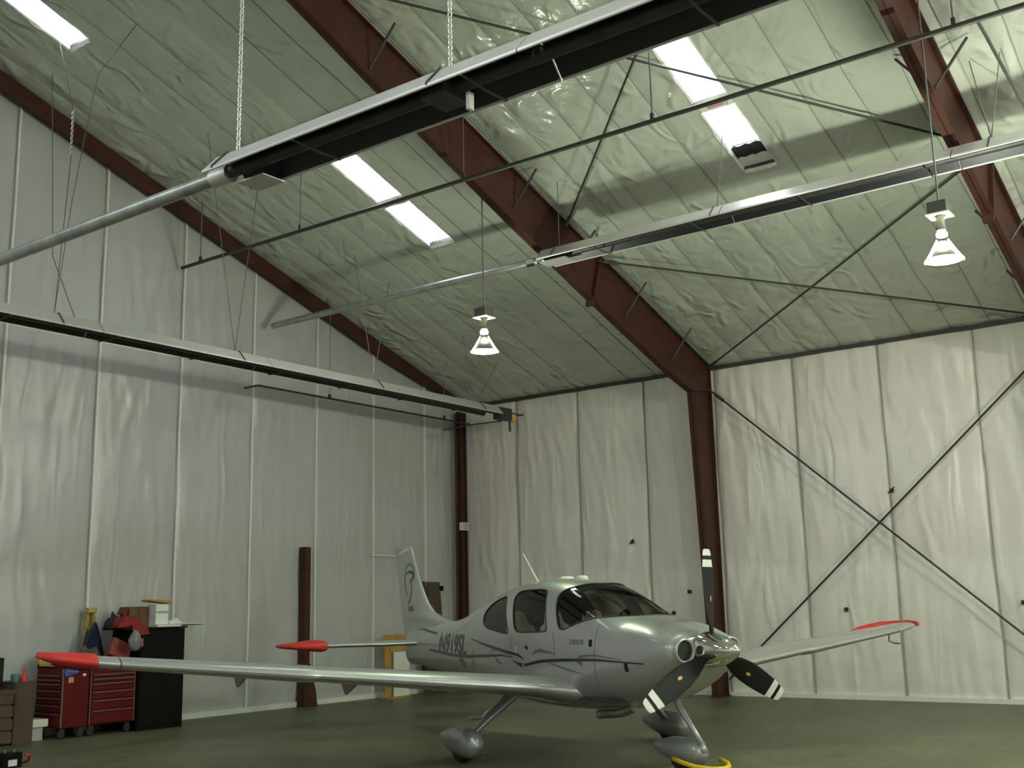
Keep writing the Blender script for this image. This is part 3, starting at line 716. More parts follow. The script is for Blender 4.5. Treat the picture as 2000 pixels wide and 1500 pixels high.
for (sx, sy) in ((-2.30, -.29), (-2.30, .29), (-3.15, -.26), (-3.15, .26)):
    m = MB().box(sx - .05, sx + .42, sy - .22, sy + .22, .90, 1.06, .05)
    b = MB()
    rings = []
    for z, w, x, d in ((1.02, .21, sx - .02, .06), (1.25, .225, sx - .10, .06), (1.42, .20, sx - .16, .055), (1.47, .13, sx - .18, .045), (1.51, .115, sx - .19, .045), (1.59, .10, sx - .21, .04), (1.61, .05, sx - .215, .02)):
        rings.append([(x + d * cos(t), sy + w * sin(t), z) for t in [2 * pi * k / 14 for k in range(14)]])
    st = m.build('seat', 'leather', AC, smooth=False); b.loft(rings).build('seat_back', 'leather', st, smooth=True)
MB().tube([(-1.62, -.3, 1.3), (-1.75, -.3, 1.32), (-1.78, -.22, 1.36)], .012, 6).build('side_yoke', 'panel', AC)

# engine intakes: ring lip and dark duct each side of the spinner
for s in (-1, 1):
    o = (-.0, s * .295, 1.205)
    MB().lathe([(.128, -.10), (.122, -.055), (.108, -.048), (.098, -.06), (.092, -.11)], 28, 'x', o).build('intake_lip', 'paint', AC, smooth=True)
    MB().lathe([(0, -.082), (.104, -.080)], 28, 'x', o).build('intake_duct', 'intake_dark', AC)
# spinner and propeller
MB().lathe([(0, .375), (.025, .368), (.065, .335), (.105, .265), (.140, .17), (.165, .07), (.178, -.02), (.180, -.07), (.165, -.085), (0, -.085)], 48, 'x', (0, 0, 1.205)).build('spinner', 'chrome', AC, auto=40)
def blade(ang):
    mm = Matrix.Translation((0, 0, 1.205)) @ Matrix.Rotation(-ang, 4, 'X')
    st = [(r, c * 1.14, t, b - 7 if r > .12 else b) for r, c, t, b in [(.10, .060, .058, 52), (.17, .075, .05, 50), (.24, .115, .034, 46), (.34, .168, .026, 40), (.46, .196, .021, 35), (.58, .200, .017, 31), (.70, .188, .014, 28), (.812, .172, .013, 27), (.885, .148, .012, 26), (.925, .135, .011, 25.5), (.945, .128, .010, 25), (.965, .118, .009, 24), (.978, .105, .008, 24), (.987, .088, .006, 24), (.991, .06, .004, 24)]]
    def ring(r, c, th, be):
        b = radians(be); out = []
        for k in range(16):
            t = 2 * pi * k / 16; a = cos(t) * c / 2 + .012; q = sin(t) * th / 2 * (1.1 if sin(t) > 0 else .9)
            y = -a * cos(b) + q * sin(b) * 1.; x = a * sin(b) + q * cos(b)
            out.append(mm @ Vector((x, y, r)))
        return out
    def seg(a, b, grow=0.): return [ring(r, c + grow, th + grow, be) for r, c, th, be in st[a:b + 1]]
    o = MB().loft(seg(0, 7)).build('propeller_blade', 'black_paint', AC, auto=50)
    MB().loft(seg(7, 8, .0005)).build('blade_stripe', 'white_paint', o, auto=50)
    MB().loft(seg(8, 9)).build('blade_band', 'black_paint', o, auto=50)
    MB().loft(seg(9, 14, .0005)).build('blade_stripe', 'white_paint', o, auto=50)
    r, be = .50, radians(34); b = MB()
    for k in range(12):
        t = 2 * pi * k / 12; a = .006 + .018 * cos(t); y = -a * cos(be); x = a * sin(be)
        n = Vector((cos(be), sin(be), 0)); p = Vector((x, y, r + .03 * sin(t))) + n * .0125
        b.v.append(tuple(mm @ p))
    b.f.append(tuple(range(12))); b.build('blade_decal', 'gold', o)
for a in (0, 120, 240): blade(radians(a))

# ---- wings
def naca(n=18, th=.15, cam=.02, e=1.0):
    up = []; lo = []
    for k in range(n + 1):
        x = (1 - cos(pi * k / n)) / 2 * e
        t = 5 * th * (.2969 * sqrt(x) - .126 * x - .3516 * x * x + .2843 * x ** 3 - .1036 * x ** 4)
        c = cam / .16 * (.8 * x - x * x) if x < .4 else cam / .36 * (.2 + .8 * x - x * x)
        up.append((x, c + t)); lo.append((x, c - t))
    return up[::-1] + lo[1:]
WST = [(.30, -1.50, 2.05, .70, .16), (.50, -1.56, 1.95, .725, .155), (.62, -1.66, 1.80, .742, .15), (.75, -1.75, 1.66, .762, .15), (.92, -1.81, 1.57, .785, .15), (1.15, -1.84, 1.51, .808, .15), (2.0, -1.92, 1.32, .895, .148), (3.3, -2.045, 1.10, 1.028, .145), (3.36, -2.03, 1.11, 1.030, .155), (3.44, -2.02, 1.105, 1.038, .158), (4.4, -2.12, .94, 1.136, .15), (5.3, -2.22, .80, 1.228, .145), (5.55, -2.27, .74, 1.255, .14), (5.70, -2.34, .64, 1.275, .13), (5.78, -2.42, .53, 1.288, .11), (5.825, -2.53, .38, 1.297, .08), (5.84, -2.62, .24, 1.30, .05)]
def wst(y):
    for a, b in zip(WST[:-1], WST[1:]):
        if a[0] <= y <= b[0]:
            t = (y - a[0]) / (b[0] - a[0]); return tuple(a[i] + (b[i] - a[i]) * t for i in range(5))
    return WST[-1]
def wring(s, y, e=1.0, lo=0., grow=0.):
    _, xl, c, z, th = wst(y); inc = radians(1.5)
    out = []
    pr = naca(18, th, .018, e) if lo == 0 else None
    if lo:
        full = naca(60, th, .018, 1.0); up = [p for p in full[:61] if p[0] >= lo]; dn = [p for p in full[61:] if p[0] >= lo]
        pr = up[::4] + [up[-1]] + dn[::4] + [dn[-1]]
    for xc, zc in pr:
        if grow: xc = .5 + (xc - .5) * (1 + grow / c * 2) ; zc = zc * (1 + grow / (c * th) * 1.6)
        out.append((xl - c * xc * cos(inc), s * y, z + c * zc - c * xc * sin(inc) + .25 * c * sin(inc)))
    return out
for s in (-1, 1):
    ys = [.30, .40, .50, .56, .62, .68, .75, .83, .9]
    MB().loft([wring(s, y) for y in ys]).build('wing_root_fairing', 'paint', AC, auto=50)
    ya = [.9, 1.15, 1.6, 2.0, 2.6, 3.3, 3.36, 3.44, 3.9, 4.4, 4.9, 5.2]
    o = MB().loft([wring(s, y, .745) for y in ya]).build('wing', 'paint', AC, auto=35)
    MB().loft([wring(s, y) for y in (5.21, 5.3, 5.42, 5.55, 5.63, 5.70, 5.74, 5.78, 5.805, 5.825, 5.835, 5.84)]).build('wing_tip', 'paint', o, auto=50)
    MB().loft([wring(s, y, lo=.755) for y in (.91, 1.5, 2.3, 3.18)]).build('flap', 'paint', o, auto=35)
    MB().loft([wring(s, y, lo=.755) for y in (3.20, 3.8, 4.5, 5.19)]).build('aileron', 'paint', o, auto=35)
    for y, d in ((2.62, .0), (3.86, -.03)):
        _, xl, c, z, th = wst(y); b = [(xl - c * .62, z - .05), (xl - c * .80, z - .055), (xl - c * 1.0, z - .06), (xl - c * 1.02, z - .10), (xl - c * .93, z - .20 - d)]
        MB().loft([[(x, s * y + q, zz) for x, zz in b] for q in (-.014, .014)]).build('hinge_fairing', 'paint_gear', o)
_, xl, c, z, th = wst(5.35)
MB().tube([(xl - .25, 5.30, z - .03), (xl - .26, 5.30, z - .16), (xl - .20, 5.34, z - .19), (xl - .12, 5.36, z - .19)], .012, 6).build('pitot_tube', 'paint_gear', AC)

# ---- tail
FLE = [(1.25, -5.9), (1.49, -5.62), (1.525, -5.87), (1.61, -6.2), (1.74, -6.4), (1.89, -6.54), (2.12, -6.72), (2.36, -6.86), (2.53, -6.945), (2.585, -6.985), (2.61, -7.02), (2.625, -7.05)]
FTE = [(.83, -7.05), (.90, -7.10), (1.05, -7.19), (1.47, -7.31), (1.99, -7.46), (2.62, -7.62), (2.7, -7.64)]
def lerp(t, z):
    for a, b in zip(t[:-1], t[1:]):
        if a[0] <= z <= b[0]: return a[1] + (b[1] - a[1]) * (z - a[0]) / (b[0] - a[0])
    return t[0][1] if z < t[0][0] else t[-1][1]
def fring(x0, x1, z, th, le=True, n=12):
    c = x0 - x1; out = []
    for k in range(2 * n):
        t = 2 * pi * k / (2 * n); f = (1 - cos(t)) / 2
        tt = (5 * th * (.2969 * sqrt(f) - .126 * f - .3516 * f * f + .2843 * f ** 3 - .1036 * f ** 4)) if le else th * .36 * (1 - f) + .002
        out.append((x0 - c * f, tt * (1 if t < pi else -1) * (c if le else 1), z))
    return out
zs = [1.30, 1.42, 1.49, 1.51, 1.53, 1.57, 1.61, 1.67, 1.74, 1.81, 1.89, 2.0, 2.12, 2.24, 2.36, 2.45, 2.53, 2.58, 2.61, 2.625]
rg = []
for z in zs:
    a = lerp(FLE, max(z, 1.49)); te = lerp(FTE, z); hin = te + .30
    c = a - te; th = min(.12, .17 / c)
    r = [(x, y, zz) for x, y, zz in fring(a, te, z, th * (1 if z < 2.6 else .6)) if x >= hin - .0]
    # resample so that every ring has the same count
    rr_ = fring(a, hin, z, 0, True); out = []
    for k, (x, y, zz) in enumerate(rr_):
        f = (a - x) / c; tt = 5 * th * (.2969 * sqrt(max(f, 0)) - .126 * f - .3516 * f * f + .2843 * f ** 3 - .1036 * f ** 4) * c
        if z > 2.6: tt *= .6
        out.append((x, tt * (1 if k < 12 else -1), zz))
    rg.append(out)
MB().loft(rg).build('fin', 'paint', AC, auto=50)
rg = []
for z in (.84, .95, 1.05, 1.3, 1.5, 1.8, 2.1, 2.4, 2.615):
    te = lerp(FTE, z); hin = te + (.292 if z > .9 else .2); rg.append(fring(hin, te, z, .085 if z < 2 else .06, False))
MB().loft(rg).build('rudder', 'paint', AC, auto=50)
for s in (-1, 1):
    def hr(y, e0, e1, th=.10):
        t = (y - .1) / 1.85; le = -6.52 - .30 * t; te = -7.46 + .02 * t; z = 1.175; c = le - te; out = []
        up = []; lo = []
        for k in range(13):
            f = e0 + (e1 - e0) * (1 - cos(pi * k / 12)) / 2; q = 5 * th * (.2969 * sqrt(f) - .126 * f - .3516 * f * f + .2843 * f ** 3 - .1036 * f ** 4)
            up.append((le - c * f, s * y, z + c * q)); lo.append((le - c * f, s * y, z - c * q))
        return up + lo[::-1]
    o = MB().loft([hr(y, 0, .62) for y in (.02, .1, .5, 1.0, 1.5, 1.85)] + [hr(1.94, .1, .60, .06)]).build('horizontal_stabilizer', 'paint', AC, auto=50)
    MB().loft([hr(y, .635, 1.0) for y in (.14, .5, 1.0, 1.5, 1.90)]).build('elevator', 'paint', o, auto=50)
MB().tube([(-6.6, 0, .85), (-6.65, 0, .78), (-6.62, 0, .76), (-6.52, 0, .80)], .02, 6).build('tail_skid', 'dark_steel', AC)

# ---- landing gear
def pod(cx, cy, L, h, w, zb):
    rings = []; n = 20
    for k in range(19):
        f = k / 18; x = cx + L * .42 - L * f
        g = (max(0., f * (1 - f ** 1.6)) ** .5) * 1.40 if f < 1 else 0
        g = min(1., max(.02, 1.05 * sin(pi * min(1, f ** .62)) ** .62)) if 0 < f < 1 else .015
        zc = zb + h * .47 + h * .10 * f * f
        rings.append([(x, cy + w / 2 * g * cos(t), zc + h / 2 * g * sin(t) * (1. if sin(t) > 0 else .86)) for t in [2 * pi * q / n for q in range(n)]])
    return MB().loft(rings)
def wheel(cx, cy, r, w):
    return MB().lathe([(0, -w / 2), (r * .55, -w / 2), (r * .8, -w / 2), (r * .95, -w * .36), (r, 0), (r * .95, w * .36), (r * .8, w / 2), (0, w / 2)], 28, 'y', (cx, cy, r))
for s in (-1, 1):
    mx, my = -2.63, s * 1.44
    leg = []
    for x, y, z, c, th in ((-2.44, .86, .74, .36, .10), (-2.46, .93, .655, .25, .085), (-2.50, 1.03, .56, .18, .07), (-2.54, 1.16, .45, .15, .06), (-2.57, 1.29, .335, .135, .055), (-2.60, 1.40, .24, .13, .05)):
        leg.append([(x + c / 2 * cos(t), s * (y + th / 2 * sin(t) * .6), z + th / 2 * sin(t)) for t in [2 * pi * k / 14 for k in range(14)]])
    MB().loft(leg).build('landing_gear_leg', 'paint_gear', AC, smooth=True)
    o = pod(mx, my, .95, .345, .26, .035).build('wheel_fairing', 'paint_gear', AC, smooth=True)
    wheel(mx + .02, my, .185, .15).build('wheel', 'rubber', AC, auto=40)
MB().tube([(-.66, 0, .80), (-.60, 0, .66), (-.42, 0, .47), (-.24, 0, .285)], [.036, .033, .03, .03], 12).build('nose_gear_leg', 'paint_gear', AC, smooth=True)
MB().tube([(-.26, 0, .30), (-.22, 0, .22), (-.30, 0, .17)], .04, 10).build('nose_fork', 'paint_gear', AC, smooth=True)
pod(-.55, 0, .86, .29, .22, .05).build('wheel_fairing', 'paint_gear', AC, smooth=True)
wheel(-.56, 0, .16, .13).build('wheel', 'rubber', AC, auto=40)

# ---- details
MB().tube([(-1.05, -.22, .60), (-1.25, -.25, .535), (-1.62, -.28, .50)], .048, 14).build('exhaust_pipe', 'tube', AC, auto=50)
MB().lathe([(0, -.001), (.043, 0)], 14, 'x', (-1.621, -.28, .50)).build('exhaust_mouth', 'intake_dark', AC)
MB().tube([(-1.75, -.05, .53), (-1.78, -.05, .47), (-1.85, -.05, .46)], .012, 6).build('drain_pipe', 'dark_steel', AC)
MB().tube([(-3.27, 0, 1.955), (-3.63, 0, 2.335)], [.013, .008], 8).build('whip_antenna', 'white_paint', AC)
for x, r in ((-2.62, .10), (-2.28, .075)):
    MB().lathe([(0, .03), (r * .5, .028), (r * .9, .015), (r, -.02), (0, -.02)], 20, 'z', (x, .0, 1.985)).build('roof_antenna', 'white_paint', AC, smooth=True)
MB().tube([(-3.30, -.52, .58), (-3.42, -.70, .42), (-3.45, -.74, .37)], .014, 6).tube([(-3.45, -.60, .365), (-3.45, -.90, .365)], .022, 6).build('boarding_step', 'alu_dull', AC)
def on(x, z, s=-1, off=.0025):
    h = half(x, z); return (x, s * (h + off), z)
def ribbon(pts, w, name, mm, parent=fus, s=-1):
    """a painted stripe: points (x, z) with widths, laid on the skin"""
    if not isinstance(w, (list, tuple)): w = [w] * len(pts)
    P = []; W = []
    for (a, b, wa, wb_) in zip(pts[:-1], pts[1:], w[:-1], w[1:]):
        n = max(1, int(sqrt((a[0] - b[0]) ** 2 + (a[1] - b[1]) ** 2) / .03))
        for i in range(n): t = i / n; P.append((a[0] + (b[0] - a[0]) * t, a[1] + (b[1] - a[1]) * t)); W.append(wa + (wb_ - wa) * t)
    P.append(pts[-1]); W.append(w[-1])
    for _ in range(3): P = [P[0]] + [((P[i - 1][0] + 2 * P[i][0] + P[i + 1][0]) / 4, (P[i - 1][1] + 2 * P[i][1] + P[i + 1][1]) / 4) for i in range(1, len(P) - 1)] + [P[-1]]
    m = MB()
    for i, p in enumerate(P):
        q = Vector(P[min(i + 1, len(P) - 1)]) - Vector(P[max(i - 1, 0)]); q.normalize(); n = Vector((-q.y, q.x)) * W[i] / 2
        m.v += [on(p[0] + n.x, p[1] + n.y, s), on(p[0], p[1], s), on(p[0] - n.x, p[1] - n.y, s)]
    for i in range(len(P) - 1):
        for k in (0, 1): m.f.append((3 * i + k, 3 * i + k + 1, 3 * i + 4 + k, 3 * i + 3 + k))
    return m.build(name, mm, parent)
for s in (-1, 1):
    ribbon([(-6.75, 1.385), (-6.35, 1.372), (-5.73, 1.318)], [.012, .03, .03], 'stripe', 'stripe_black', s=s)
    ribbon([(-4.26, 1.278), (-3.68, 1.208), (-3.04, 1.144), (-2.71, 1.111), (-2.60, 1.068)], [.012, .03, .034, .03, .008], 'stripe', 'stripe_black', s=s)
    ribbon([(-6.0, 1.10), (-5.86, 1.088), (-5.12, 1.046), (-4.37, 1.049), (-3.60, 1.082), (-3.19, 1.10), (-2.87, 1.084)], [.01, .03, .035, .04, .034, .02, .006], 'stripe', 'stripe_black', s=s)
    ribbon([(-2.87, 1.045), (-2.72, 1.010), (-2.654, 1.000)], [.005, .035, .05], 'stripe', 'stripe_black', s=s)
    ribbon([(-2.60, 1.004), (-2.40, 1.035), (-2.19, 1.063), (-1.77, 1.085), (-1.215, 1.100), (-.886, 1.092), (-.445, 1.078)], [.03, .032, .034, .034, .028, .02, .012], 'stripe', 'stripe_black', s=s)
    ribbon([(-2.06, 1.048), (-1.78, .998), (-1.42, .945)], [.012, .022, .006], 'stripe', 'stripe_grey', s=s)
    ribbon([(-2.41, 1.125), (-2.35, 1.166), (-2.25, 1.178), (-1.92, 1.147)], [.012, .03, .045, .006], 'stripe', 'stripe_grey', s=s)
    ribbon([(-1.52, 1.088), (-1.47, 1.131), (-1.213, 1.147), (-.763, 1.111)], [.02, .022, .018, .006], 'stripe', 'stripe_grey', s=s)
    ribbon([(-1.55, 1.09), (-1.42, 1.045)], [.008, .045], 'stripe', 'stripe_grey', s=s)
    ribbon([(-3.51, 1.107), (-3.56, 1.149), (-3.42, 1.159), (-3.12, 1.136), (-2.84, 1.079)], [.02, .022, .022, .016, .006], 'stripe', 'stripe_grey', s=s)
    ribbon([(-3.41, 1.092), (-3.33, 1.022), (-3.19, .996)], [.01, .05, .02], 'stripe', 'stripe_grey', s=s)
    ribbon([(-4.75, 1.03), (-4.62, .95), (-4.55, .90)], [.08, .09, .03], 'stripe', 'stripe_grey', s=s)
    ribbon([(-4.15, 1.133), (-4.22, .938), (-4.237, .80)], .012, 'skin_joint', 'gap', s=s)
    ribbon([(-.71, 1.088), (-.70, .995)], .055, 'cowl_vent', 'intake_dark', s=s)
    ribbon([(-2.57, 1.215), (-2.51, 1.192)], .04, 'door_handle', 'intake_dark', s=s)
    ribbon([(-1.99, .672), (-1.73, .706)], .06, 'belly_scoop', 'white_paint', s=s)
    ribbon([(-1.97, 1.38), (-1.93, 1.20), (-1.96, 1.02)], .006, 'door_edge', 'gap', s=s)
    ribbon([(-2.93, 1.36), (-2.90, 1.20), (-2.86, 1.02)], .006, 'door_edge', 'gap', s=s)
    ribbon([(-1.22, 1.46), (-1.20, 1.2), (-1.21, .80)], .006, 'cowl_edge', 'gap', s=s)
    ribbon([(-2.80, 1.14), (-2.79, 1.22)], .02, 'step_light', 'white_paint', s=s)
def lettering(txt, size, x0, z0, shear, slope, name, mm, fn, sx=1., bold=.006):
    cu = bpy.data.curves.new('t', 'FONT'); cu.body = txt; cu.size = size; cu.offset = bold; cu.resolution_u = 3
    ob = bpy.data.objects.new('t', cu); C.objects.link(ob); bpy.context.view_layer.update()
    me = bpy.data.meshes.new_from_object(ob.evaluated_get(bpy.context.evaluated_depsgraph_get()))
    bm = bmesh.new(); bm.from_mesh(me); bmesh.ops.subdivide_edges(bm, edges=[e for e in bm.edges if e.calc_length() > .08], cuts=2, use_grid_fill=False)
    bmesh.ops.triangulate(bm, faces=bm.faces[:])
    m = MB(); bm.verts.index_update()
    m.v = [fn(x0 + (v.co.x * sx + v.co.y * shear), z0 + v.co.y + v.co.x * slope * sx) for v in bm.verts]; m.f = [tuple(v.index for v in f.verts) for f in bm.faces]
    bm.free(); bpy.data.objects.remove(ob); bpy.data.curves.remove(cu)
    return m.build(name, mm, fus)
lettering('N919SL', .36, -5.60, 1.085, .14, -.012, 'registration_lettering', 'stripe_black', lambda x, z: on(x, z, -1, .004), sx=.98)
lettering('CIRRUS', .075, -1.65, 1.255, .1, -.004, 'wordmark', 'stripe_grey', lambda x, z: on(x, z, -1, .003), bold=.001)
ribbon([(-1.285, 1.308), (-1.275, 1.235)], [.055, .05], 'wordmark_emblem', 'black_paint')
# emblem on the fin: a swirl and small lettering below it
def finy(x, z):
    a = lerp(FLE, z); te = lerp(FTE, z); c = a - te; f = max(.02, min(.98, (a - x) / c)); th = min(.12, .17 / c)
    return -(5 * th * (.2969 * sqrt(f) - .126 * f - .3516 * f * f + .2843 * f ** 3 - .1036 * f ** 4) * c + .004)
FIN = [o for o in AC.children if o.name.startswith('fin')][0]
def fin_stroke(pts, w, mm):
    m = MB(); n = len(pts)
    for i, p in enumerate(pts):
        q = Vector(pts[min(i + 1, n - 1)]) - Vector(pts[max(i - 1, 0)]); q.normalize(); v = Vector((-q.y, q.x)) * (w * (.35 + .65 * sin(pi * (i + .5) / n)))
        for k in (1, -1): m.v.append((p[0] + k * v.x, finy(p[0] + k * v.x, p[1] + k * v.y), p[1] + k * v.y))
    for i in range(n - 1): m.f.append((2 * i, 2 * i + 1, 2 * i + 3, 2 * i + 2))
    return m.build('fin_emblem', mm, FIN)
cx, cz = -7.0, 2.12
fin_stroke([(-7.42, 2.52), (-7.3, 2.535), (-7.15, 2.57), (-7.05, 2.57)], .03, 'beacon')
fin_stroke([(cx + .15 * cos(t), cz + .10 + .13 * sin(t)) for t in [radians(200 - 17 * k) for k in range(16)]], .013, 'stripe_grey')
fin_stroke([(cx + .02 + .13 * cos(t), cz + .04 + .07 * sin(t)) for t in [radians(150 - 20 * k) for k in range(12)]], .022, 'stripe_black')
fin_stroke([(cx + .03, cz + .0), (cx + .09, cz - .08), (cx + .10, cz - .17), (cx + .07, cz - .25), (cx + .0, cz - .34), (cx - .04, cz - .38)], .02, 'stripe_grey')
fin_stroke([(cx - .17, cz + .1), (cx - .18, cz - .02), (cx - .14, cz - .16), (cx - .09, cz - .24)], .012, 'stripe_grey')
lettering('SR22', .10, -7.05, 1.64, .1, 0, 'fin_lettering', 'stripe_grey', lambda x, z: (x, finy(x, z), z))

# red padded covers and the yellow tow bar belong to the aircraft's parking kit but lift off
def local(v): return Matrix.Translation((8.8258, 10.2873, 0)) @ Matrix.Rotation(PH, 4, 'Z') @ Vector(v)
def kit(name, label, cat, at, group=None):
    w = local(at); o = thing(name, label, cat, w, group, rz=PH); return o
at = (-2.6, -5.6, 1.27); o = kit('wingtip_cover', 'red padded cover over the near wing tip in front of the red tool cabinet', 'cover', at)
rgs = [wring(-1, y, grow=g) for y, g in ((5.40, .012), (5.405, .02), (5.5, .022), (5.62, .022), (5.70, .022), (5.76, .024), (5.80, .026), (5.825, .03), (5.84, .03))]
last = [(x, y - .03, z) for x, y, z in rgs[-1]]
mm_ = MB().loft(rgs + [last], caps=False); mm_.f.append(tuple(range(len(mm_.v) - len(last), len(mm_.v)))); mm_.build('cover_shell', 'red_cover', o, origin=at, smooth=True)
MB().loft([[(-2.45, -5.80, 1.25), (-2.49, -5.80, 1.25), (-2.47, -5.42, 1.225), (-2.43, -5.42, 1.225)], [(-2.47, -5.70, 1.205), (-2.50, -5.70, 1.205), (-2.48, -5.42, 1.155), (-2.46, -5.42, 1.155)]]).build('cover_flap', 'cloth_red', o, origin=at)  # darker red than the shell: shade under the tip put into the colour
at = (-2.8, 5.6, 1.27); o = kit('wingtip_cover', 'red padded rim around the far wing tip by the right wall', 'cover', at)
def wp(y, f, dz=0.): _, xl, c, z, th = wst(y); return (xl - c * f, y, z + dz)
MB().tube([wp(5.15, 1.0, .0), wp(5.3, 1.0, .01), wp(5.5, 1.0, .012), (-3.0, 5.72, 1.29), (-2.85, 5.83, 1.30), (-2.6, 5.87, 1.31), (-2.42, 5.82, 1.30), (-2.33, 5.72, 1.285)], [.015, .036, .042, .044, .044, .042, .034, .015], 10).build('cover_shell', 'red_cover', o, origin=at, smooth=True)
at = (-7.0, -1.75, 1.175); o = kit('tailplane_cover', 'red pointed cover on the tailplane tip in front of the steel post', 'cover', at)
rg = []
for y, x0, x1, h in ((1.46, -6.72, -7.50, .075), (1.50, -6.70, -7.52, .085), (1.62, -6.72, -7.52, .070), (1.78, -6.75, -7.52, .052), (1.93, -6.79, -7.51, .038), (2.0, -6.92, -7.42, .022), (2.05, -7.02, -7.3, .008)):
    rg.append([((x0 + x1) / 2 + (x0 - x1) / 2 * math.copysign(abs(cos(t)) ** .5, cos(t)), -y, 1.172 + h * math.copysign(abs(sin(t)) ** .6, sin(t)) + (y - 1.5) * .01) for t in [2 * pi * k / 16 for k in range(16)]])
mm_ = MB().loft(rg, caps=False); mm_.f.append(tuple(range(len(mm_.v) - 16, len(mm_.v)))); mm_.build('cover_shell', 'red_cover', o, origin=at, smooth=True)
at = (-.1, 0, .12); o = kit('tow_bar', 'yellow tow bar hooked around the nose wheel fairing', 'tow bar', at)
MB().tube([(-.50, -.17, .14), (-.30, -.21, .125), (-.12, -.20, .105), (.02, -.11, .09), (.07, .0, .09), (.02, .11, .095), (-.08, .18, .11), (-.22, .20, .13)], .022, 10).build('tow_fork', 'yellow', o, origin=at, smooth=True)
MB().tube([(.07, 0, .09), (.45, -.1, .05), (.85, -.2, .022)], .016, 8).build('tow_handle', 'alu_dull', o, origin=at, smooth=True)

# ------------------------------------------------------------ workshop corner on the left
def drape(w, d, h, seed, nx=10, ny=8):
    """a crumpled heap of cloth"""
    m = MB()
    for i in range(nx + 1):
        for j in range(ny + 1):
            a = i / nx * 2 - 1; b = j / ny * 2 - 1; f = max(0., 1 - (abs(a) ** 2.5 + abs(b) ** 2.5) / 1.4)
            m.v.append((a * w / 2 * (1 + .12 * nz(i * .6, j * .6, seed)), b * d / 2 * (1 + .12 * nz(i * .5, j * .7, seed + 2)), .012 + h * f ** .7 * (.75 + .6 * nz(i * .45, j * .5, seed + 4))))
    for i in range(nx):
        for j in range(ny): m.f.append((i * (ny + 1) + j, (i + 1) * (ny + 1) + j, (i + 1) * (ny + 1) + j + 1, i * (ny + 1) + j + 1))
    b = len(m.v); rim = [(i, 0) for i in range(nx)] + [(nx, j) for j in range(ny)] + [(i, ny) for i in range(nx, 0, -1)] + [(0, j) for j in range(ny, 0, -1)]
    for i, j in rim: v = m.v[i * (ny + 1) + j]; m.v.append((v[0], v[1], 0.))
    n = len(rim)
    for k in range(n):
        a = rim[k]; c = rim[(k + 1) % n]; m.f.append((a[0] * (ny + 1) + a[1], b + k, b + (k + 1) % n, c[0] * (ny + 1) + c[1]))
    m.f.append(tuple(b + k for k in range(n)))
    return m
# tall black cabinet
t = thing('black_cabinet', 'tall plain black cabinet with clutter on its top', 'cabinet', (8.38, .50, 0))
MB().box(-.39, .40, -.36, .36, .0, 1.46, .008).build('cabinet_body', 'cab_black', t)
MB().box(-.415, .41, -.38, .38, 1.462, 1.488).box(.41, .70, -.17, .38, 1.462, 1.488).build('cabinet_top', 'cab_black', t)
MB().box(-.37, .38, .362, .372, .06, 1.43, .003).build('cabinet_door', 'cab_black', t)
o = thing('paper_stack', 'white sheets of paper spread on the black cabinet top', 'paper', (8.15, .62, 1.489))
MB().loft([[(-.14, -.15, .0), (.28, -.2, .0), (.33, .22, .0), (-.12, .20, 0)], [(-.14, -.15, .028), (.28, -.2, .03), (.33, .22, .035), (-.12, .20, .03)]]).build('paper_sheets', 'white_stuff', o)
MB().loft([[(-.58, -.10, .030), (-.15, -.12, .032), (-.15, .2, .036), (-.55, .18, .034)], [(-.60, -.10, .036), (-.15, -.12, .040), (-.15, .2, .044), (-.57, .18, .042)]]).build('loose_sheet', 'white_stuff', o)
a = drape(.26, .2, .075, 3.); a.xform(Matrix.Translation((-.10, .02, .036))).build('crumpled_sheet', 'white_stuff', o, smooth=True)
o = tag(MB().loft([[(7.62, .30, 1.495), (7.998, .30, 1.489), (7.998, .80, 1.489), (7.66, .82, 1.495)], [(7.57, .28, 1.515), (7.998, .28, 1.50), (7.998, .82, 1.50), (7.60, .84, 1.512)]]).loft([[(7.64, .84, 1.50), (7.93, .84, 1.50), (7.93, .85, 1.50), (7.64, .85, 1.50)], [(7.72, .84, 1.40), (7.84, .84, 1.43), (7.84, .85, 1.43), (7.72, .85, 1.40)]]).build('drooping_sheet', 'grey_stuff'), 'grey sheet overhanging the right end of the black cabinet', 'sheet')
o = thing('cardboard_box', 'brown cardboard box on top of the black cabinet', 'box', (8.62, .44, 1.489))
MB().box(-.17, .17, -.12, .12, 0, .31, .006).build('box_body', 'cardboard', o)
MB().loft([[(.17, -.12, .31), (.17, .12, .31), (.165, .12, .30), (.165, -.12, .30)], [(.22, -.12, .20), (.22, .12, .20), (.215, .12, .195), (.215, -.12, .195)]]).build('box_flap', 'cardboard', o)
MB().box(-.02, .02, .1205, .122, .02, .30).build('box_tape', 'cardboard_dark', o)
o = tag(drape(.24, .16, .22, 8.).build('dark_cloth', 'cloth_black', None, (-8.985, -.45, -1.49), True), 'dark grey cloth heap behind the red cloth beside the cardboard box', 'cloth')
o.location = (0, 0, 0)
o = thing('white_carton', 'tall white carton with an open tan lid, right of the brown box', 'box', (8.31, .60, 1.526))
MB().box(-.115, .115, -.11, .11, 0, .30, .005).build('carton_body', 'white_stuff', o)
MB().box(-.115, .115, .111, .113, .17, .20).build('carton_print', 'cloth_grey', o)
MB().loft([[(-.17, -.12, .31), (.22, -.12, .345), (.22, .12, .355), (-.17, .12, .31)], [(-.16, -.12, .355), (.22, -.12, .375), (.22, .12, .375), (-.14, .12, .365)]]).build('carton_lid', 'ply_orange', o)
o = thing('red_cloth', 'bright red jacket draped over the left end of the black cabinet top', 'cloth', (8.94, .725, 1.493))
drape(.40, .24, .20, 5.).build('cloth_heap', 'cloth_red', o, smooth=True)
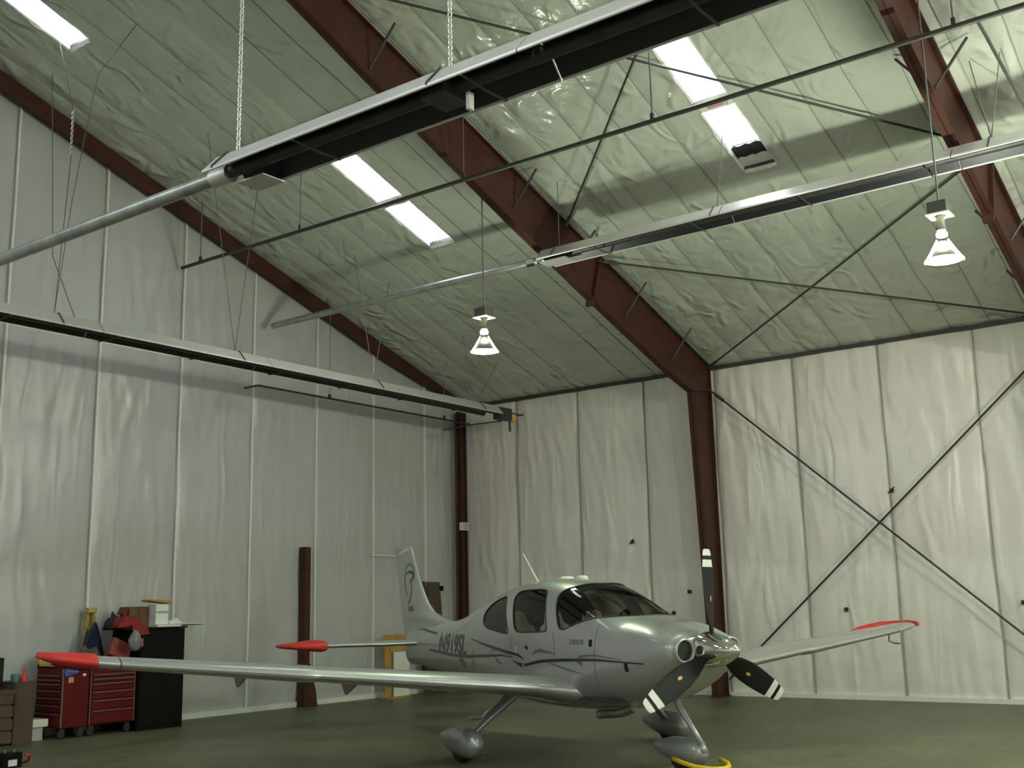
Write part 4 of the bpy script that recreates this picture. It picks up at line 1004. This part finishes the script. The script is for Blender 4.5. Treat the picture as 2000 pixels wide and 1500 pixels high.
MB().loft([[(-.24, .10, .03), (.02, .10, .04), (.02, .16, .03), (-.24, .16, .02)], [(-.28, .162, -.10), (-.08, .162, -.12), (-.08, .18, -.12), (-.28, .18, -.10)]]).build('cloth_sleeve', 'cloth_red', o)
o = thing('plastic_bag', 'grey plastic bag hanging from the black cabinet above the tool drawers', 'bag', (8.94, .835, 1.455))
rg = []
for z, w, d in ((0, .03, .02), (-.05, .07, .05), (-.14, .105, .07), (-.22, .10, .07), (-.28, .07, .05), (-.30, .02, .02)):
    rg.append([(w * cos(t_) * (1 + .15 * sin(3 * t_ + z * 30)), d * sin(t_) + .12, z) for t_ in [2 * pi * k / 14 for k in range(14)]])
MB().loft(rg).build('bag_body', 'plastic_bag', o, smooth=True)
MB().tube([(.02, .10, -.01), (.0, .02, .03), (-.02, .10, -.01)], .008, 5).build('bag_handle', 'plastic_bag', o)
MB().box(-.115, -.09, .12, .16, -.24, -.12, .008).build('bag_tag', 'label_red', o)
# folded step ladder leaning on the wall between cabinet and tool chest
o = thing('step_ladder', 'folded yellow step ladder leaning behind the red tool cabinets', 'ladder', (9.12, .055, 0))
for a, b in (((.26, .05, 0), (.05, .02, 1.80)), ((-.26, .05, 0), (-.02, .02, 1.80)), ((.20, .0, 0), (.05, .0, 1.72)), ((-.20, .0, 0), (-.02, .0, 1.72))):
    m = MB(); m.loft([[(p[0] - .025, p[1] - .018, p[2]), (p[0] + .025, p[1] - .018, p[2]), (p[0] + .025, p[1] + .018, p[2]), (p[0] - .025, p[1] + .018, p[2])] for p in (a, b)]); m.build('ladder_rail', 'ladder_yellow', o)
for z in (.3, .6, .9, 1.2, 1.5):
    w = .26 - .21 * z / 1.8; MB().box(-w + .03, w, .03, .075, z - .015, z + .015).build('ladder_step', 'ladder_yellow', o)
MB().box(-.06, .09, -.01, .09, 1.72, 1.80, .01).build('ladder_cap', 'pine', o)
o = thing('blue_coveralls', 'dark blue coveralls hung on the yellow step ladder', 'clothes', (9.13, .18, 1.58))
rg = []
for z, w, d in ((0, .02, .012), (-.08, .05, .03), (-.25, .10, .045), (-.45, .15, .05), (-.56, .165, .05), (-.585, .16, .03)):
    rg.append([(w * cos(t_) * (1 + .10 * sin(5 * t_)), d * sin(t_) * (1 + .2 * sin(4 * t_)) + .03, z) for t_ in [2 * pi * k / 20 for k in range(20)]])
MB().loft(rg).build('garment', 'cloth_blue', o, smooth=True)
MB().loft([[(.11, .05, -.12), (.15, .05, -.12), (.15, .08, -.12), (.11, .08, -.12)], [(.20, .05, -.56), (.26, .05, -.54), (.26, .09, -.54), (.20, .09, -.56)]]).build('sleeve', 'cloth_blue', o)

# two red tool cabinets
def drawers(t, face, a0, a1, p, zs, z_end, gap=.012, trim='tool_trim'):
    for z0, z1 in zip(zs, zs[1:] + [z_end]):
        if face == 'y':
            d = MB().box(a0, a1, p, p + .018, z0 + .006, z1 - .006, .003).build('drawer', 'tool_red', t)
            MB().box(a0 + .01, a1 - .01, p + .018, p + .034, z1 - .030, z1 - .012, .003).build('drawer_handle', trim, d)
        else:
            d = MB().box(p, p + .018, a0, a1, z0 + .006, z1 - .006, .003).build('drawer', 'tool_red', t)
            MB().box(p + .018, p + .034, a0 + .01, a1 - .01, z1 - .030, z1 - .012, .003).build('drawer_handle', trim, d)
def casters(t, x0, x1, y0, y1):
    for x in (x0, x1):
        for yy in (y0, y1):
            w = MB().lathe([(0, -.018), (.05, -.018), (.06, 0), (.05, .018), (0, .018)], 16, 'y', (x, yy, .06)).build('caster', 'rubber', t, auto=40)
            MB().box(x - .03, x + .03, yy - .025, yy + .025, .10, .15).build('caster_fork', 'dark_steel', w)
t = thing('tool_cabinet', 'red roller tool cabinet with six wide drawers beside the black cabinet', 'tool cabinet', (9.175, .48, 0))
MB().box(-.375, .375, -.32, .32, .15, .97, .008).build('cabinet_body', 'tool_red', t)
drawers(t, 'y', -.345, .345, .321, [.165, .36, .50, .62, .735, .80], .865)
MB().box(.352, .372, .321, .33, .16, .95).box(-.372, -.352, .321, .33, .16, .95).build('corner_trim', 'tool_trim', t)
MB().box(-.38, .38, -.33, .33, .965, .985, .004).build('cabinet_lid', 'cab_black', t)
casters(t, -.3, .3, -.25, .25)
t = thing('tool_cabinet', 'red tool cabinet left of the other, drawers facing the crates, blue cloth on its side', 'tool cabinet', (9.785, .48, 0))
MB().box(-.215, .20, -.32, .33, .15, .97, .008).build('cabinet_body', 'tool_red', t)
drawers(t, 'x', -.30, .31, .201, [.165, .36, .47, .57, .67, .76, .82], .88)
MB().box(.19, .215, .325, .345, .16, .95, .003).build('corner_trim', 'tool_trim', t)
MB().box(-.22, .205, -.33, .34, .965, .985, .004).build('cabinet_lid', 'cab_black', t)
casters(t, -.15, .14, -.25, .25)
o = thing('blue_cloth', 'small bright blue rag hung on the side of the left tool cabinet', 'cloth', (9.86, .83, .90))
MB().loft([[(-.10, -.015, .05), (.10, -.015, .05), (.10, .01, .05), (-.10, .01, .05)], [(-.09, -.015, .0), (.11, -.015, .0), (.115, .02, .0), (-.09, .03, .0)], [(-.02, -.015, -.03), (.10, -.015, -.05), (.10, .01, -.05), (-.02, .01, -.03)]]).build('rag', 'cloth_sky', o)
o = tag(MB().box(9.82, 9.90, .811, .818, .76, .84, .004).build('pink_tag', 'cloth_pink'), 'pink paper tag below the blue rag on the tool cabinet', 'tag')
o = tag(MB().box(9.63, 9.68, .811, .82, .84, .875, .004).build('white_magnet', 'white_stuff'), 'small white magnet on the tool cabinet side right of the rag', 'magnet')
o = thing('wooden_tray', 'open pine tray standing on the left tool cabinet', 'tray', (9.80, .45, .986))
for bx in ((-.20, .20, -.30, -.275, 0, .16), (-.20, .20, .275, .30, 0, .035), (-.20, .20, .275, .30, .125, .16), (-.20, -.175, -.275, .275, 0, .16), (.175, .20, -.275, -.24, 0, .16), (.175, .20, .24, .30, 0, .16), (.175, .20, -.275, .275, 0, .03), (.175, .20, -.275, .275, .13, .16)):
    MB().box(*bx).build('tray_slat', 'pine', o)
MB().box(-.175, .175, -.275, .275, .003, .015).build('tray_bottom', 'cardboard_dark', o)
o = tag(drape(.38, .26, .26, 12.).build('green_tarp', 'cloth_green', None, (-9.37, -.45, -.986), True), 'dark green crumpled tarp on the tool cabinets behind the red bag', 'tarp'); o.location = (0, 0, 0)
o = thing('red_bag', 'faded red square bag propped on the tool cabinet', 'bag', (9.10, .72, .992))
mm = Matrix.Rotation(radians(-24), 4, 'Y') @ Matrix.Rotation(radians(10), 4, 'X')
MB().box(-.17, .17, -.06, .06, .06, .34, .03).xform(mm).build('bag_body', 'bag_red', o)
MB().box(-.15, .15, .062, .07, .2, .32, .003).xform(mm).build('bag_pocket', 'bag_red', o)
o = tag(drape(.24, .14, .09, 21.).build('grey_rag', 'cloth_grey', None, (-9.42, -.70, -.986), True), 'pale grey rag lying in front of the green tarp', 'cloth'); o.location = (0, 0, 0)
# crates at the far left
t = thing('cardboard_carton', 'tall brown carton at the left edge with dark stains', 'box', (10.53, .50, 0))
MB().box(-.19, .10, -.3, .22, 0, .80, .006).build('carton_body', 'cardboard_dark', t)
MB().box(-.17, .08, .221, .224, .0, .80).build('carton_tape', 'cardboard_dark', t); MB().box(-.20, .11, -.31, .23, .80, .815).build('carton_flap', 'plywood', t)
t = thing('wooden_crate', 'dark wooden crate left of the tall carton, cut by the picture edge', 'crate', (11.05, .55, 0))
MB().box(-.37, .38, -.28, .20, .02, .66, .004).build('crate_body', 'cardboard_dark', t)
for z in (.03, .20, .37, .54):
    MB().box(-.38, .39, .201, .222, z, z + .14, .003).build('crate_board', 'plywood', t)
MB().box(-.39, .40, -.30, .23, .665, .72, .005).build('crate_lid', 'plywood', t)
o = thing('monitor', 'old black flat screen standing on the wooden crate at the left edge', 'monitor', (10.95, .50, .721))
MB().box(-.25, .27, -.03, .03, .05, .42, .012).build('screen', 'cab_black', o); MB().box(-.23, .25, .031, .034, .08, .40).build('screen_glass', 'black_paint', o)
MB().box(-.12, .12, -.1, .1, .0, .02, .005).box(-.03, .03, -.02, .02, .02, .06).build('monitor_foot', 'cab_black', o)
o = tag(MB().lathe([(0, 0), (.055, 0), (.062, .05), (.058, .10), (.05, .105), (0, .1)], 18, 'z').build('teal_tin', 'teal', None, (-10.58, -.62, -.816), False, 40), 'squat teal tin on the tall carton', 'tin'); o.location = (0, 0, 0)
o = thing('red_funnel', 'red plastic funnel standing upside down on the tall carton', 'funnel', (10.455, .62, .816))
MB().lathe([(.062, 0), (.06, .012), (.03, .09), (.016, .12), (.013, .175), (.008, .175), (.01, .12), (.055, .01)], 20).build('funnel_cone', 'red_plastic', o, auto=40)
MB().lathe([(.066, 0), (.066, .01), (.056, .01)], 20).build('funnel_rim', 'red_plastic', o)
t = thing('white_step', 'white lidded box on the floor between carton and tool cabinet', 'box', (10.21, .45, 0))
MB().box(-.10, .10, -.14, .14, .0, .175, .005).build('box_body', 'grey_stuff', t); MB().box(-.16, .115, -.16, .17, .18, .285, .01).build('box_lid', 'white_stuff', t)
# battery pack and hoses at the bottom left
t = thing('battery_pack', 'black battery pack with a white label at the bottom left corner', 'battery', (11.89, 2.88, 0))
MB().box(-.115, .115, -.09, .09, 0, .165, .012).build('battery_case', 'cab_black', t)
MB().box(-.05, .055, .0905, .093, .02, .09).build('battery_label', 'white_stuff', t)
for x in (-.06, .05): MB().lathe([(0, .03), (.016, .03), (.02, 0), (0, 0)], 12, 'z', (x, 0, .165)).build('battery_terminal', 'tool_trim', t)
o = tag(MB().tube([(11.72, 2.80, .02), (11.68, 2.92, .05), (11.70, 3.0, .12), (11.76, 2.99, .13)], .014, 8).build('red_cable', 'red_plastic', smooth=True), 'short red cable on the right side of the black battery pack', 'cable')
o = tag(MB().tube([(12.6, 2.7, .05), (12.35, 2.75, .19), (12.15, 2.80, .20), (12.02, 2.85, .10), (12.1, 2.95, .02)], .018, 8).build('red_hose', 'red_plastic', smooth=True), 'red hose loop at the bottom left edge beside the battery pack', 'hose')
# boards behind the tail
t = thing('orange_stand', 'orange plywood stand behind the tail with a white board on it', 'stand', (2.72, .34, 0))
MB().box(.05, .22, -.03, .0, 0, 1.19).build('stand_post', 'ply_orange', t); MB().box(-.36, .28, .0, .03, 1.05, 1.19, .003).build('stand_rail', 'ply_orange', t)
MB().box(-.36, .10, .005, .025, .86, 1.048).build('stand_board', 'ply_orange', t)
MB().box(-.42, .02, .03, .045, .03, .86, .002).build('white_board', 'white_stuff', t); MB().box(-.4, .25, -.10, .10, 0, .03).build('stand_foot', 'ply_orange', t)
t = thing('leaning_boards', 'dark brown boards leaning in the corner between fin and corner column', 'board', (1.38, .16, 0))
MB().loft([[(.12, .10, 0), (.34, .10, 0), (.34, .13, 0), (.12, .13, 0)], [(.12, -.06, 2.22), (.34, -.06, 2.22), (.34, -.03, 2.22), (.12, -.03, 2.22)]]).build('board', 'plywood', t)
MB().loft([[(-.28, .16, 0), (.10, .16, 0), (.10, .19, 0), (-.28, .19, 0)], [(-.28, -.03, 2.21), (.10, -.03, 2.21), (.10, -.0, 2.21), (-.28, .0, 2.21)]]).build('board', 'cardboard_dark', t)
MB().box(-.36, -.26, -.02, .04, 2.03, 2.13, .005).build('board_clamp', 'cab_black', t)
